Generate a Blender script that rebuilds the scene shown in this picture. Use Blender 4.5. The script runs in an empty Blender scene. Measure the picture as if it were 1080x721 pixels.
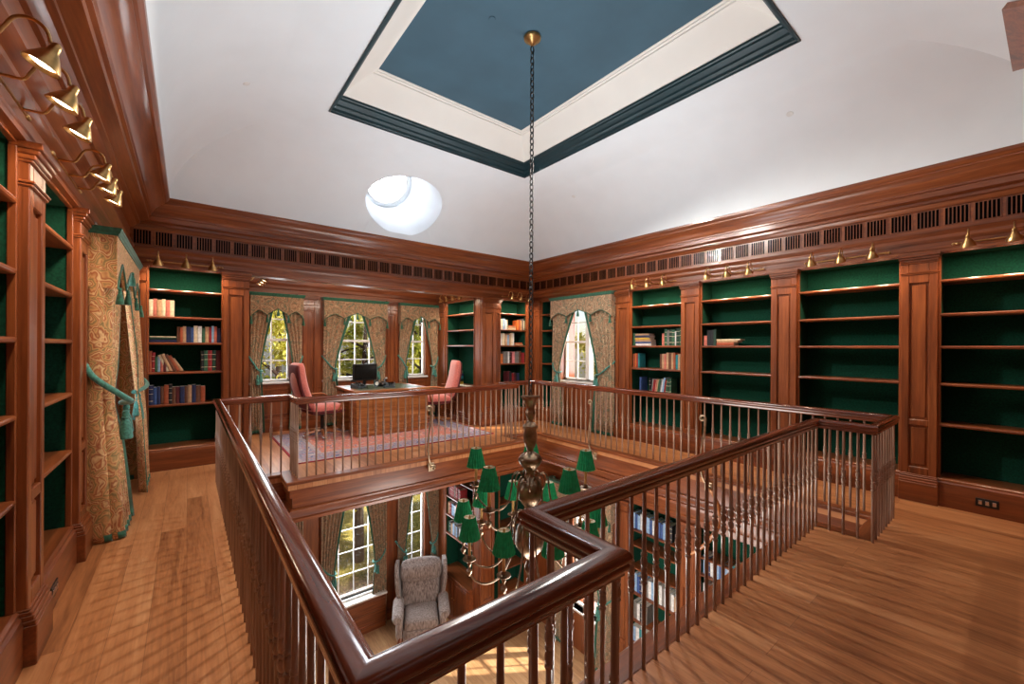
import bpy, bmesh, math, random
from mathutils import Vector, Matrix, noise, geometry
R = math.radians
rnd = random.Random(7)
SC = bpy.context.scene
COL = SC.collection

# ------------------------------------------------------------------ materials
def lin(c):
    return tuple(((v/255)/12.92 if v/255 <= .04045 else ((v/255+.055)/1.055)**2.4) for v in c) + (1,)
MATS = {}
def newmat(name):
    m = bpy.data.materials.new(name); m.use_nodes = True
    nt = m.node_tree; b = nt.nodes['Principled BSDF']
    MATS[name] = m
    return m, nt, b
def N(nt, t, **kw):
    n = nt.nodes.new(t)
    for k, v in kw.items():
        if k in n.inputs: n.inputs[k].default_value = v
        else: setattr(n, k, v)
    return n
def ramp(nt, stops, interp='LINEAR'):
    n = nt.nodes.new('ShaderNodeValToRGB'); cr = n.color_ramp; cr.interpolation = interp
    while len(cr.elements) < len(stops): cr.elements.new(.5)
    for e, (p, c) in zip(cr.elements, stops): e.position = p; e.color = lin(c)
    return n
def coords(nt, scale=(1,1,1), rot=(0,0,0), kind='Object'):
    tc = nt.nodes.new('ShaderNodeTexCoord'); mp = nt.nodes.new('ShaderNodeMapping')
    mp.inputs['Scale'].default_value = scale; mp.inputs['Rotation'].default_value = rot
    nt.links.new(tc.outputs[kind], mp.inputs['Vector'])
    return mp
def bump(nt, b, src, strength=.1, dist=.01):
    n = N(nt, 'ShaderNodeBump', Strength=strength, Distance=dist)
    nt.links.new(src, n.inputs['Height']); nt.links.new(n.outputs[0], b.inputs['Normal'])
def plain(name, c, rough=.5, metal=0, var=.12, scale=12, coat=0, spec=.5, sheen=0):
    m, nt, b = newmat(name)
    mp = coords(nt); nz = N(nt, 'ShaderNodeTexNoise', Scale=scale, Detail=4)
    nt.links.new(mp.outputs[0], nz.inputs['Vector'])
    lo = tuple(v*(1-var) for v in c); hi = tuple(min(255, v*(1+var)) for v in c)
    rp = ramp(nt, [(.3, lo), (.7, hi)])
    nt.links.new(nz.outputs['Fac'], rp.inputs[0]); nt.links.new(rp.outputs[0], b.inputs['Base Color'])
    b.inputs['Roughness'].default_value = rough; b.inputs['Metallic'].default_value = metal
    b.inputs['Coat Weight'].default_value = coat; b.inputs['Specular IOR Level'].default_value = spec
    if sheen: b.inputs['Sheen Weight'].default_value = sheen
    return m
def wood(name, dark, mid, light, axis, rough=.3, coat=.3, sc=1.0, fine=26):
    m, nt, b = newmat(name)
    s = [fine*sc]*3; s['xyz'.index(axis)] = 1.6*sc
    oi = nt.nodes.new('ShaderNodeObjectInfo')
    mp = coords(nt, tuple(s))
    ad = N(nt, 'ShaderNodeVectorMath', operation='ADD')
    ml = N(nt, 'ShaderNodeMath', operation='MULTIPLY'); ml.inputs[1].default_value = 37
    nt.links.new(oi.outputs['Random'], ml.inputs[0])
    nt.links.new(mp.outputs[0], ad.inputs[0]); nt.links.new(ml.outputs[0], ad.inputs[1])
    n1 = N(nt, 'ShaderNodeTexNoise', Scale=.45, Detail=5, Distortion=1.2); n2 = N(nt, 'ShaderNodeTexNoise', Scale=3.0, Detail=3)
    nt.links.new(ad.outputs[0], n1.inputs['Vector']); nt.links.new(ad.outputs[0], n2.inputs['Vector'])
    mx = N(nt, 'ShaderNodeMath', operation='MULTIPLY_ADD'); mx.inputs[1].default_value = .3
    nt.links.new(n2.outputs['Fac'], mx.inputs[0]); 
    m2 = N(nt, 'ShaderNodeMath', operation='MULTIPLY'); m2.inputs[1].default_value = .7
    nt.links.new(n1.outputs['Fac'], m2.inputs[0]); nt.links.new(m2.outputs[0], mx.inputs[2])
    rp = ramp(nt, [(.3, dark), (.5, mid), (.7, light)])
    nt.links.new(mx.outputs[0], rp.inputs[0]); nt.links.new(rp.outputs[0], b.inputs['Base Color'])
    b.inputs['Roughness'].default_value = rough; b.inputs['Coat Weight'].default_value = coat
    b.inputs['Coat Roughness'].default_value = .12
    return m
MAHD, MAHM, MAHL = (88, 43, 21), (126, 65, 32), (156, 88, 46)
for ax in 'xyz': wood('mah_'+ax, MAHD, MAHM, MAHL, ax, .32, .35)
for ax in 'xyz': wood('desk_'+ax, (108, 58, 26), (164, 98, 50), (196, 132, 78), ax, .35, .2)
for ax in 'xy': wood('rail_'+ax, (62, 25, 13), (98, 43, 23), (130, 62, 33), ax, .18, .8)
wood('spindle', (112, 84, 68), (150, 118, 98), (180, 148, 126), 'z', .3, .5)
plain('slot_shade', (10, 7, 6), 1, spec=0)
plain('felt', (17, 64, 48), .95, var=.18, scale=60, spec=.15)
plain('ceil_white', (224, 228, 231), .9, var=.008, scale=3, spec=.2)
plain('trim_white', (232, 226, 218), .6, var=.01, scale=3)
plain('teal_panel', (62, 92, 108), .75, var=.05, scale=2)
plain('teal_mould', (16, 46, 52), .4, var=.1, scale=4)
plain('win_frame', (214, 212, 208), .5, var=.02)
plain('brass', (192, 152, 98), .3, 1, var=.12, scale=20)
plain('pale_brass', (184, 164, 138), .35, 1, var=.15, scale=20)
plain('old_brass', (134, 114, 94), .3, 1, var=.3, scale=9)
plain('chain_metal', (78, 76, 74), .4, 1, var=.25, scale=20)
plain('black_plastic', (20, 22, 24), .35, var=.1)
plain('grey_plastic', (70, 80, 86), .35, var=.1)
plain('screen_black', (8, 12, 12), .15, var=.1)
plain('chrome', (200, 200, 205), .2, 1, var=.05)
plain('candle', (214, 168, 96), .6, var=.06)
plain('trim_green', (34, 92, 70), .75, var=.2, scale=40, sheen=.3)
plain('tassel_teal', (58, 120, 108), .75, var=.25, scale=50, sheen=.3)
plain('salmon', (204, 112, 100), .85, var=.1, scale=60, sheen=.4)
plain('maroon', (92, 30, 32), .8, var=.15, scale=40)
plain('leather_green', (74, 84, 62), .5, var=.15, scale=14)
plain('paper', (226, 222, 210), .8, var=.05)
plain('bark', (52, 42, 34), .9, var=.4, scale=14)
plain('lamp_disc', (216, 216, 214), .5, var=.02)
plain('mulch', (58, 42, 32), 1, var=.5, scale=30)

def planks(name, cols, width, length, rot, rough, coat):
    m, nt, b = newmat(name)
    mp = coords(nt, (1, 1, 1), (0, 0, rot))
    br = N(nt, 'ShaderNodeTexBrick', Scale=1.0)
    br.inputs['Brick Width'].default_value = length; br.inputs['Row Height'].default_value = width
    br.inputs['Mortar Size'].default_value = .0012; br.inputs['Mortar Smooth'].default_value = .3
    br.inputs['Color1'].default_value = (0, 0, 0, 1); br.inputs['Color2'].default_value = (1, 1, 1, 1)
    br.inputs['Mortar'].default_value = (.5, .5, .5, 1); br.offset_frequency = 2; br.offset = .37
    nt.links.new(mp.outputs[0], br.inputs['Vector'])
    st = N(nt, 'ShaderNodeVectorMath', operation='MULTIPLY'); st.inputs[1].default_value = (1.1, 13, 1)
    nt.links.new(mp.outputs[0], st.inputs[0])
    of = N(nt, 'ShaderNodeVectorMath', operation='ADD'); k = N(nt, 'ShaderNodeVectorMath', operation='SCALE'); k.inputs['Scale'].default_value = 9
    nt.links.new(br.outputs['Color'], k.inputs[0]); nt.links.new(st.outputs[0], of.inputs[0]); nt.links.new(k.outputs[0], of.inputs[1])
    nz = N(nt, 'ShaderNodeTexNoise', Scale=1.0, Detail=6, Distortion=.9); nt.links.new(of.outputs[0], nz.inputs['Vector'])
    wv = N(nt, 'ShaderNodeTexNoise', Scale=6.5, Detail=2, Distortion=.4); nt.links.new(of.outputs[0], wv.inputs['Vector'])
    a = N(nt, 'ShaderNodeMath', operation='MULTIPLY_ADD'); a.inputs[1].default_value = .55
    nt.links.new(nz.outputs['Fac'], a.inputs[0])
    c = N(nt, 'ShaderNodeMath', operation='MULTIPLY_ADD'); c.inputs[1].default_value = .16
    sep = N(nt, 'ShaderNodeSeparateColor'); nt.links.new(br.outputs['Color'], sep.inputs[0])
    nt.links.new(sep.outputs[0], c.inputs[0]); 
    d = N(nt, 'ShaderNodeMath', operation='MULTIPLY'); d.inputs[1].default_value = .28
    nt.links.new(wv.outputs['Fac'], d.inputs[0]); nt.links.new(d.outputs[0], c.inputs[2]); nt.links.new(c.outputs[0], a.inputs[2])
    rp = ramp(nt, [(.28, cols[0]), (.5, cols[1]), (.75, cols[2])]); nt.links.new(a.outputs[0], rp.inputs[0])
    dk = N(nt, 'ShaderNodeMix', data_type='RGBA', blend_type='MULTIPLY'); dk.inputs[7].default_value = (.45, .38, .33, 1)
    nt.links.new(br.outputs['Fac'], dk.inputs[0]); nt.links.new(rp.outputs[0], dk.inputs[6]); nt.links.new(dk.outputs[2], b.inputs['Base Color'])
    b.inputs['Roughness'].default_value = rough; b.inputs['Coat Weight'].default_value = coat; b.inputs['Coat Roughness'].default_value = .3
    return m
planks('oak_floor', [(132, 78, 44), (188, 124, 78), (216, 158, 110)], .17, 2.3, R(90), .33, .15)
planks('lower_oak', [(140, 98, 62), (186, 142, 100), (208, 172, 130)], .16, 2.0, R(90), .3, .15)

def fabric(name, scale, stops, wscale=3.0, rough=.9):
    m, nt, b = newmat(name)
    mp = coords(nt, (scale, scale, scale*.75))
    nz = N(nt, 'ShaderNodeTexNoise', Scale=.8, Detail=2)
    nt.links.new(mp.outputs[0], nz.inputs['Vector'])
    mx = N(nt, 'ShaderNodeMix', data_type='RGBA', blend_type='LINEAR_LIGHT'); mx.inputs[0].default_value = .55
    nt.links.new(mp.outputs[0], mx.inputs[6]); nt.links.new(nz.outputs['Color'], mx.inputs[7])
    vo = N(nt, 'ShaderNodeTexVoronoi', Scale=1.0, feature='F1'); nt.links.new(mx.outputs[2], vo.inputs['Vector'])
    v2 = N(nt, 'ShaderNodeTexVoronoi', Scale=wscale, feature='DISTANCE_TO_EDGE'); nt.links.new(mx.outputs[2], v2.inputs['Vector'])
    ml = N(nt, 'ShaderNodeMath', operation='MULTIPLY_ADD'); ml.inputs[1].default_value = 2.6
    nt.links.new(vo.outputs['Distance'], ml.inputs[0]); nt.links.new(v2.outputs['Distance'], ml.inputs[2])
    fr = N(nt, 'ShaderNodeMath', operation='FRACT'); nt.links.new(ml.outputs[0], fr.inputs[0])
    rp = ramp(nt, stops); nt.links.new(fr.outputs[0], rp.inputs[0]); nt.links.new(rp.outputs[0], b.inputs['Base Color'])
    b.inputs['Roughness'].default_value = rough; b.inputs['Sheen Weight'].default_value = .2; b.inputs['Specular IOR Level'].default_value = .2
    return m
PAIS = [(0, (208, 164, 112)), (.18, (166, 92, 58)), (.34, (222, 188, 138)), (.5, (150, 82, 54)), (.64, (210, 164, 110)), (.8, (132, 116, 76)), (1, (204, 150, 98))]
fabric('paisley', 8.5, PAIS, 1.8)
PAD = [(0, (190, 160, 128)), (.2, (144, 104, 80)), (.36, (198, 172, 138)), (.5, (110, 88, 72)), (.66, (184, 148, 116)), (.8, (108, 118, 98)), (1, (160, 116, 86))]
fabric('paisley_small', 5.5, PAD, 2.2)
fabric('rug_field', 5, [(0, (214, 140, 112)), (.28, (180, 72, 58)), (.5, (226, 180, 156)), (.68, (62, 66, 118)), (.82, (214, 130, 104)), (1, (196, 100, 80))], 2)
fabric('rug_border', 6, [(0, (176, 178, 190)), (.25, (34, 52, 116)), (.45, (206, 196, 190)), (.6, (58, 78, 136)), (.8, (206, 140, 124)), (1, (116, 124, 160))], 2)
fabric('rug_guard', 14, [(0, (196, 190, 186)), (.4, (120, 126, 150)), (.7, (190, 150, 140)), (1, (180, 176, 176))])
plain('rug_edge', (150, 42, 54), .9, var=.12, scale=40)
def tweed(name, a, c):
    m, nt, b = newmat(name)
    mp = coords(nt, (46, 46, 9)); nz = N(nt, 'ShaderNodeTexNoise', Scale=1.0, Detail=4); nt.links.new(mp.outputs[0], nz.inputs['Vector'])
    rp = ramp(nt, [(.35, a), (.65, c)]); nt.links.new(nz.outputs['Fac'], rp.inputs[0]); nt.links.new(rp.outputs[0], b.inputs['Base Color'])
    b.inputs['Roughness'].default_value = .95; b.inputs['Sheen Weight'].default_value = .3
    bump(nt, b, nz.outputs['Fac'], .3, .004)
tweed('tweed', (116, 100, 94), (180, 164, 156))
def leaf(name, a, c, d):
    m, nt, b = newmat(name)
    mp = coords(nt, (3.4, 3.4, 3.4)); nz = N(nt, 'ShaderNodeTexNoise', Scale=1.4, Detail=5); nt.links.new(mp.outputs[0], nz.inputs['Vector'])
    rp = ramp(nt, [(.32, a), (.5, c), (.66, d)]); nt.links.new(nz.outputs['Fac'], rp.inputs[0]); nt.links.new(rp.outputs[0], b.inputs['Base Color'])
    b.inputs['Roughness'].default_value = .6
    tr = N(nt, 'ShaderNodeBsdfTranslucent'); nt.links.new(rp.outputs[0], tr.inputs['Color'])
    ms = N(nt, 'ShaderNodeMixShader'); ms.inputs[0].default_value = .4
    nt.links.new(b.outputs[0], ms.inputs[1]); nt.links.new(tr.outputs[0], ms.inputs[2]); nt.links.new(ms.outputs[0], nt.nodes['Material Output'].inputs[0])
leaf('leaf_gold', (150, 150, 44), (212, 204, 78), (246, 236, 140))
leaf('leaf_green', (110, 126, 38), (178, 182, 66), (228, 222, 116))
leaf('grass', (70, 74, 32), (128, 126, 58), (170, 158, 84))
def glass():
    m, nt, b = newmat('glass')
    t = nt.nodes.new('ShaderNodeBsdfTransparent'); g = N(nt, 'ShaderNodeBsdfGlossy', Roughness=.02)
    ms = N(nt, 'ShaderNodeMixShader'); ms.inputs[0].default_value = .05
    nt.links.new(t.outputs[0], ms.inputs[1]); nt.links.new(g.outputs[0], ms.inputs[2]); nt.links.new(ms.outputs[0], nt.nodes['Material Output'].inputs[0])
glass()
def glare_pane():
    m, nt, b = newmat('glare_pane')
    t = N(nt, 'ShaderNodeBsdfTranslucent', Color=(.95, .96, 1, 1)); nt.links.new(t.outputs[0], nt.nodes['Material Output'].inputs[0])  # white translucent pane standing in for the glare of the round window
glare_pane()
def bulbmat():
    m, nt, b = newmat('bulb')
    b.inputs['Emission Color'].default_value = (1, .82, .58, 1); b.inputs['Emission Strength'].default_value = 9
bulbmat()
def shade_mat():
    m, nt, b = newmat('shade_green')
    mp = coords(nt); nz = N(nt, 'ShaderNodeTexNoise', Scale=30, Detail=2); nt.links.new(mp.outputs[0], nz.inputs['Vector'])
    rp = ramp(nt, [(.3, (6, 142, 84)), (.7, (20, 170, 108))]); nt.links.new(nz.outputs['Fac'], rp.inputs[0]); nt.links.new(rp.outputs[0], b.inputs['Base Color'])
    b.inputs['Roughness'].default_value = .7
shade_mat()
def ground():
    m, nt, b = newmat('lawn')
    mp = coords(nt); n1 = N(nt, 'ShaderNodeTexNoise', Scale=1.1, Detail=5); n2 = N(nt, 'ShaderNodeTexNoise', Scale=16, Detail=6)
    nt.links.new(mp.outputs[0], n1.inputs['Vector']); nt.links.new(mp.outputs[0], n2.inputs['Vector'])
    sp = N(nt, 'ShaderNodeSeparateXYZ'); nt.links.new(mp.outputs[0], sp.inputs[0])
    ad = N(nt, 'ShaderNodeMath', operation='MULTIPLY_ADD'); ad.inputs[1].default_value = 1.6; nt.links.new(n1.outputs['Fac'], ad.inputs[0]); nt.links.new(sp.outputs[1], ad.inputs[2])
    mr = N(nt, 'ShaderNodeMapRange'); mr.inputs[1].default_value = 12.0; mr.inputs[2].default_value = 12.9; nt.links.new(ad.outputs[0], mr.inputs[0])
    gm = ramp(nt, [(.3, (96, 92, 38)), (.5, (158, 146, 66)), (.7, (206, 180, 104))]); mu = ramp(nt, [(.3, (40, 30, 26)), (.55, (84, 66, 52)), (.75, (134, 112, 92))])
    nt.links.new(n2.outputs['Fac'], gm.inputs[0]); nt.links.new(n2.outputs['Fac'], mu.inputs[0])
    mx = N(nt, 'ShaderNodeMix', data_type='RGBA'); nt.links.new(mr.outputs[0], mx.inputs[0]); nt.links.new(mu.outputs[0], mx.inputs[6]); nt.links.new(gm.outputs[0], mx.inputs[7])
    nt.links.new(mx.outputs[2], b.inputs['Base Color']); b.inputs['Roughness'].default_value = 1
    bump(nt, b, n2.outputs['Fac'], .8, .06)
ground()
BOOKC = {'tan': (186, 148, 112), 'cream': (214, 200, 170), 'brown': (106, 66, 46), 'rust': (160, 78, 46), 'salmon': (196, 112, 96), 'red': (146, 34, 38), 'navy': (34, 44, 84),
         'blue': (56, 84, 138), 'pale blue': (140, 172, 204), 'green': (48, 92, 66), 'dark green': (26, 58, 44), 'black': (28, 28, 32), 'grey': (120, 116, 112), 'white': (220, 220, 218),
         'maroon': (92, 30, 36), 'yellow': (206, 172, 60), 'teal': (36, 132, 142), 'pink': (214, 128, 130), 'orange': (204, 110, 50)}
for k, c in BOOKC.items(): plain('book_'+k, c, .6, var=.12, scale=25)

# ------------------------------------------------------------------ mesh builder
class MB:
    def __init__(s): s.v = []; s.f = []; s.m = []
    def add(s, vs, fs, mi=0):
        o = len(s.v); s.v += [tuple(v) for v in vs]
        for f in fs: s.f.append([o+i for i in f]); s.m.append(mi)
        return s
    def box(s, x0, x1, y0, y1, z0, z1, bev=0, mi=0):
        if x1 < x0: x0, x1 = x1, x0
        if y1 < y0: y0, y1 = y1, y0
        if z1 < z0: z0, z1 = z1, z0
        if bev <= 0:
            vs = [(x, y, z) for z in (z0, z1) for y in (y0, y1) for x in (x0, x1)]
            return s.add(vs, [(0, 2, 3, 1), (4, 5, 7, 6), (0, 1, 5, 4), (2, 6, 7, 3), (0, 4, 6, 2), (1, 3, 7, 5)], mi)
        b = min(bev, (x1-x0)*.49, (y1-y0)*.49, (z1-z0)*.49)
        vs = []; ix = {}
        for sx in (0, 1):
            for sy in (0, 1):
                for sz in (0, 1):
                    p = ((x0, x1)[sx], (y0, y1)[sy], (z0, z1)[sz]); q = (p[0]+(b, -b)[sx], p[1]+(b, -b)[sy], p[2]+(b, -b)[sz])
                    for a in range(3):
                        ix[sx, sy, sz, a] = len(vs); t = list(q); t[a] = p[a]; vs.append(t)
        fs = []
        for a in range(3):
            u, w = [i for i in range(3) if i != a]
            for sa in (0, 1):
                f = []
                for su, sw in ((0, 0), (1, 0), (1, 1), (0, 1)):
                    k = [0, 0, 0]; k[a] = sa; k[u] = su; k[w] = sw; f.append(ix[tuple(k)+(a,)])
                fs.append(f)
            for su in (0, 1):
                for sw in (0, 1):
                    k0 = [0, 0, 0]; k0[u] = su; k0[w] = sw; k1 = list(k0); k1[a] = 1
                    fs.append([ix[tuple(k0)+(u,)], ix[tuple(k1)+(u,)], ix[tuple(k1)+(w,)], ix[tuple(k0)+(w,)]])
        for sx in (0, 1):
            for sy in (0, 1):
                for sz in (0, 1): fs.append([ix[sx, sy, sz, 0], ix[sx, sy, sz, 1], ix[sx, sy, sz, 2]])
        return s.add(vs, fs, mi)
    def rbox(s, x0, x1, y0, y1, z0, z1, r, n=5, mi=0, bulge=(0, 0, 0)):
        """soft cushion: a box with round edges, faces bulged outward"""
        c = Vector(((x0+x1)/2, (y0+y1)/2, (z0+z1)/2)); h = Vector((abs(x1-x0)/2, abs(y1-y0)/2, abs(z1-z0)/2)); r = min(r, *h)
        ts = [-1+2*i/n for i in range(n+1)]
        pos = {}; vs = []; fs = []
        def vert(p):
            k = tuple(round(q, 5) for q in p)
            if k not in pos:
                w = Vector([h[i]*p[i] for i in range(3)])
                inn = Vector([max(-(h[i]-r), min(h[i]-r, w[i])) for i in range(3)]); d = w-inn
                q = inn + (d.normalized()*r if d.length > 1e-9 else Vector())
                for a in range(3):
                    if bulge[a]:
                        u, v = [i for i in range(3) if i != a]
                        q[a] += bulge[a]*(1-p[u]**2)*(1-p[v]**2)*(1 if p[a] > 0 else -1)*abs(p[a])
                pos[k] = len(vs); vs.append(c+q)
            return pos[k]
        for a in range(3):
            u, v = [i for i in range(3) if i != a]
            for sg in (-1, 1):
                for i in range(n):
                    for j in range(n):
                        f = []
                        for du, dv in ((0, 0), (1, 0), (1, 1), (0, 1)):
                            p = [0, 0, 0]; p[a] = sg; p[u] = ts[i+du]; p[v] = ts[j+dv]; f.append(vert(p))
                        fs.append(f)
        return s.add(vs, fs, mi)
    def prism(s, poly, z0, z1, tf=None, mi=0):
        """polygon (x,y) extruded z0..z1; tf maps (x,y,z) to the wanted axes"""
        n = len(poly); tf = tf or (lambda p: p)
        vs = [tf((x, y, z0)) for x, y in poly] + [tf((x, y, z1)) for x, y in poly]
        fs = [list(range(n))[::-1], list(range(n, 2*n))] + [[i, (i+1) % n, n+(i+1) % n, n+i] for i in range(n)]
        return s.add(vs, fs, mi)
    def lathe(s, prof, seg=16, c=(0, 0, 0), mi=0, cap=True, ripple=None):
        vs = []; fs = []; n = len(prof)
        for r, z in prof:
            for k in range(seg):
                a = 2*math.pi*k/seg; rr = r*(1+ripple[0]*(1 if k % 2 else -1)) if ripple else r
                vs.append((c[0]+rr*math.cos(a), c[1]+rr*math.sin(a), c[2]+z))
        for i in range(n-1):
            for k in range(seg):
                fs.append([i*seg+k, i*seg+(k+1) % seg, (i+1)*seg+(k+1) % seg, (i+1)*seg+k])
        if cap:
            fs.append(list(range(seg))[::-1]); fs.append([(n-1)*seg+k for k in range(seg)])
        return s.add(vs, fs, mi)
    def tube(s, path, r, seg=8, mi=0, closed=False, cap=True):
        P = [Vector(p) for p in path]; n = len(P); rs = r if isinstance(r, (list, tuple)) else [r]*n
        T = []
        for i in range(n):
            a = P[(i-1) % n] if (closed or i > 0) else P[i]; b = P[(i+1) % n] if (closed or i < n-1) else P[i]
            t = (b-a); T.append(t.normalized() if t.length > 1e-9 else Vector((0, 0, 1)))
        up = Vector((0, 0, 1)) if abs(T[0].z) < .9 else Vector((1, 0, 0))
        u = T[0].cross(up).normalized(); vs = []; fs = []
        for i in range(n):
            u = (u - T[i]*u.dot(T[i])); u = u.normalized() if u.length > 1e-6 else T[i].orthogonal().normalized()
            w = T[i].cross(u)
            for k in range(seg):
                a = 2*math.pi*k/seg; vs.append(P[i]+(u*math.cos(a)+w*math.sin(a))*rs[i])
        for i in range(n if closed else n-1):
            j = (i+1) % n
            for k in range(seg): fs.append([i*seg+k, i*seg+(k+1) % seg, j*seg+(k+1) % seg, j*seg+k])
        if cap and not closed:
            fs.append(list(range(seg))[::-1]); fs.append([(n-1)*seg+k for k in range(seg)])
        return s.add(vs, fs, mi)
    def sweep(s, path, prof, closed=False, mis=None, ks=None, closeprof=False, capends=True):
        """profile (offset to the left of the path, height) swept along an xy polyline with mitred corners"""
        n = len(path); nseg = n if closed else n-1
        ks = ks or [1]*nseg; mis = mis or [0]*nseg
        nor = []
        for i in range(nseg):
            a = Vector(path[i]); b = Vector(path[(i+1) % n]); d = (b-a).normalized(); nor.append(Vector((-d.y, d.x)))
        rings = []
        for i in range(n):
            segs = [((i-1) % nseg) if (closed or i > 0) else 0, i if (i < nseg) else nseg-1]
            n1, n2 = nor[segs[0]], nor[segs[1]]; k1, k2 = ks[segs[0]], ks[segs[1]]
            ring = []
            for o, z in prof:
                if abs(n1.dot(n2)) > .999: v = n2*o*k2
                else:
                    det = n1.x*n2.y-n1.y*n2.x; c1, c2 = o*k1, o*k2
                    v = Vector(((c1*n2.y-c2*n1.y)/det, (n1.x*c2-n2.x*c1)/det))
                ring.append((path[i][0]+v.x, path[i][1]+v.y, z))
            rings.append(ring)
        m = len(prof); cnt = m if closeprof else m-1
        for i in range(nseg):
            A, B = rings[i], rings[(i+1) % n]
            s.add(A+B, [[j, (j+1) % m, m+(j+1) % m, m+j] for j in range(cnt)], mis[i])
        if not closed and capends:
            s.add(rings[0], [list(range(m))]); s.add(rings[-1], [list(range(m))[::-1]])
        return s
    def xf(s, M_):
        s.v = [tuple(M_ @ Vector(v)) for v in s.v]; return s
    def merge(s, o): s.add(o.v, o.f); s.m[-len(o.m):] = o.m if o.m else s.m[-0:]; return s
    def mesh(s, name, mats, ang=35, weld=True):
        me = bpy.data.meshes.new(name); me.from_pydata(s.v, [], s.f)
        ml = mats if isinstance(mats, (list, tuple)) else [mats]
        for k in ml: me.materials.append(MATS[k])
        for p, i in zip(me.polygons, s.m): p.material_index = i
        bm = bmesh.new(); bm.from_mesh(me)
        if weld: bmesh.ops.remove_doubles(bm, verts=bm.verts, dist=1e-5)
        bmesh.ops.recalc_face_normals(bm, faces=bm.faces)
        bm.to_mesh(me); bm.free()
        if ang:
            me.shade_smooth()
            me.set_sharp_from_angle(angle=R(ang))
        return me
    def build(s, name, mats, parent=None, loc=None, rot=None, ang=35, label=None, weld=True):
        o = bpy.data.objects.new(name, s.mesh(name, mats, ang, weld)); COL.objects.link(o)
        if parent: o.parent = parent
        if loc: o.location = loc
        if rot: o.rotation_euler = rot
        if label: o['label'] = label
        return o
def thing(name, label, cat, loc=(0, 0, 0), rz=0, group=None):
    o = bpy.data.objects.new(name, None); COL.objects.link(o); o.location = loc; o.rotation_euler = (0, 0, rz); o.empty_display_size = .1
    return tag(o, label, cat, group)
def tag(o, label, cat, group=None):
    o['label'] = label; o['category'] = cat
    if group: o['group'] = group
    return o
def struct(o): o['kind'] = 'structure'; return o
def ref(o, parent, name=None, loc=None, rot=None):
    c = o.copy(); COL.objects.link(c); c.parent = parent
    if name: c.name = name
    if loc is not None: c.location = loc
    if rot is not None: c.rotation_euler = rot
    return c
def dup(root, loc, rz, label, group=None):
    r = root.copy(); COL.objects.link(r); r.location = loc; r.rotation_euler = (0, 0, rz); r['label'] = label
    if group: r['group'] = group
    def rec(src, dst):
        for ch in list(src.children):
            c = ch.copy(); COL.objects.link(c); c.parent = dst; rec(ch, c)
    rec(root, r); return r
def smooth_path(pts, n=8):
    P = [Vector(p) for p in pts]; out = []
    for i in range(len(P)-1):
        p0 = P[max(i-1, 0)]; p1 = P[i]; p2 = P[i+1]; p3 = P[min(i+2, len(P)-1)]
        for k in range(n):
            t = k/n; out.append(.5*((2*p1)+(-p0+p2)*t+(2*p0-5*p1+4*p2-p3)*t*t+(-p0+3*p1-3*p2+p3)*t**3))
    out.append(P[-1]); return out
# ------------------------------------------------------------------ camera (eye 1.6 m above the gallery floor)
cam = bpy.data.cameras.new('camera'); co = bpy.data.objects.new('camera', cam); COL.objects.link(co); SC.camera = co
cam.sensor_width = 36; cam.lens = 36*432.1/1080; cam.shift_y = (365.98-360.5)/1080; cam.clip_start = .02
co.rotation_mode = 'QUATERNION'; co.location = (0, 0, 1.6)
co.rotation_quaternion = (Matrix.Rotation(-R(38.35), 3, 'Z') @ Matrix.Rotation(R(90), 3, 'X') @ Matrix.Rotation(R(.306), 3, 'Z')).to_quaternion()

XL, XR, YB, YF = -.67, 6.08, 6.89, -.55          # planes of the bookcase fronts
YW, AL, AR = 8.75, .675, 4.65                     # window wall of the bay and its two sides
LF = -4.4                                         # floor of the storey below
EX = (.39, .925, 4.565, 5.13); EY = (.92, 1.31, 5.377, 5.786)   # edges of the open well
WELL = [(EX[0], EY[0]), (EX[1], EY[0]), (EX[1], EY[1]), (EX[2], EY[1]), (EX[2], EY[0]), (EX[3], EY[0]),
        (EX[3], EY[3]), (EX[2], EY[3]), (EX[2], EY[2]), (EX[1], EY[2]), (EX[1], EY[3]), (EX[0], EY[3])]
def in_well(x, y): return (EX[0] < x < EX[3] and EY[1] < y < EY[2]) or ((EX[0] < x < EX[1] or EX[2] < x < EX[3]) and EY[0] < y < EY[3])

def slab(name, z0, z1, mat_, grow=0):
    xs = [-1.3]+[EX[0]-grow, EX[1]+grow, EX[2]-grow, EX[3]+grow]+[6.6]; ys = [-.9, EY[0]-grow, EY[1]-grow, EY[2]+grow, EY[3]+grow, 8.95]
    mb = MB(); vi = {}
    def V(i, j, k):
        if (i, j, k) not in vi: vi[i, j, k] = len(mb.v); mb.v.append((xs[i], ys[j], (z0, z1)[k]))
        return vi[i, j, k]
    solid = lambda i, j: 0 <= i < 5 and 0 <= j < 5 and not in_well((xs[i]+xs[i+1])/2, (ys[j]+ys[j+1])/2)
    for i in range(5):
        for j in range(5):
            if not solid(i, j): continue
            for k in (0, 1):
                mb.f.append([V(i, j, k), V(i+1, j, k), V(i+1, j+1, k), V(i, j+1, k)]); mb.m.append(0)
            for di, dj, a, b in ((-1, 0, (i, j), (i, j+1)), (1, 0, (i+1, j), (i+1, j+1)), (0, -1, (i, j), (i+1, j)), (0, 1, (i, j+1), (i+1, j+1))):
                if not solid(i+di, j+dj):
                    mb.f.append([V(*a, 0), V(*b, 0), V(*b, 1), V(*a, 1)]); mb.m.append(0)
    return struct(mb.build(name, mat_, ang=0))
slab('floor', -.10, 0, 'oak_floor')
slab('ceiling_lower', -.46, -.11, 'ceil_white', .06)
struct(MB().box(-1.3, 6.9, -.9, 8.95, LF-.15, LF).build('floor_lower', 'lower_oak', ang=0))
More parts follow.
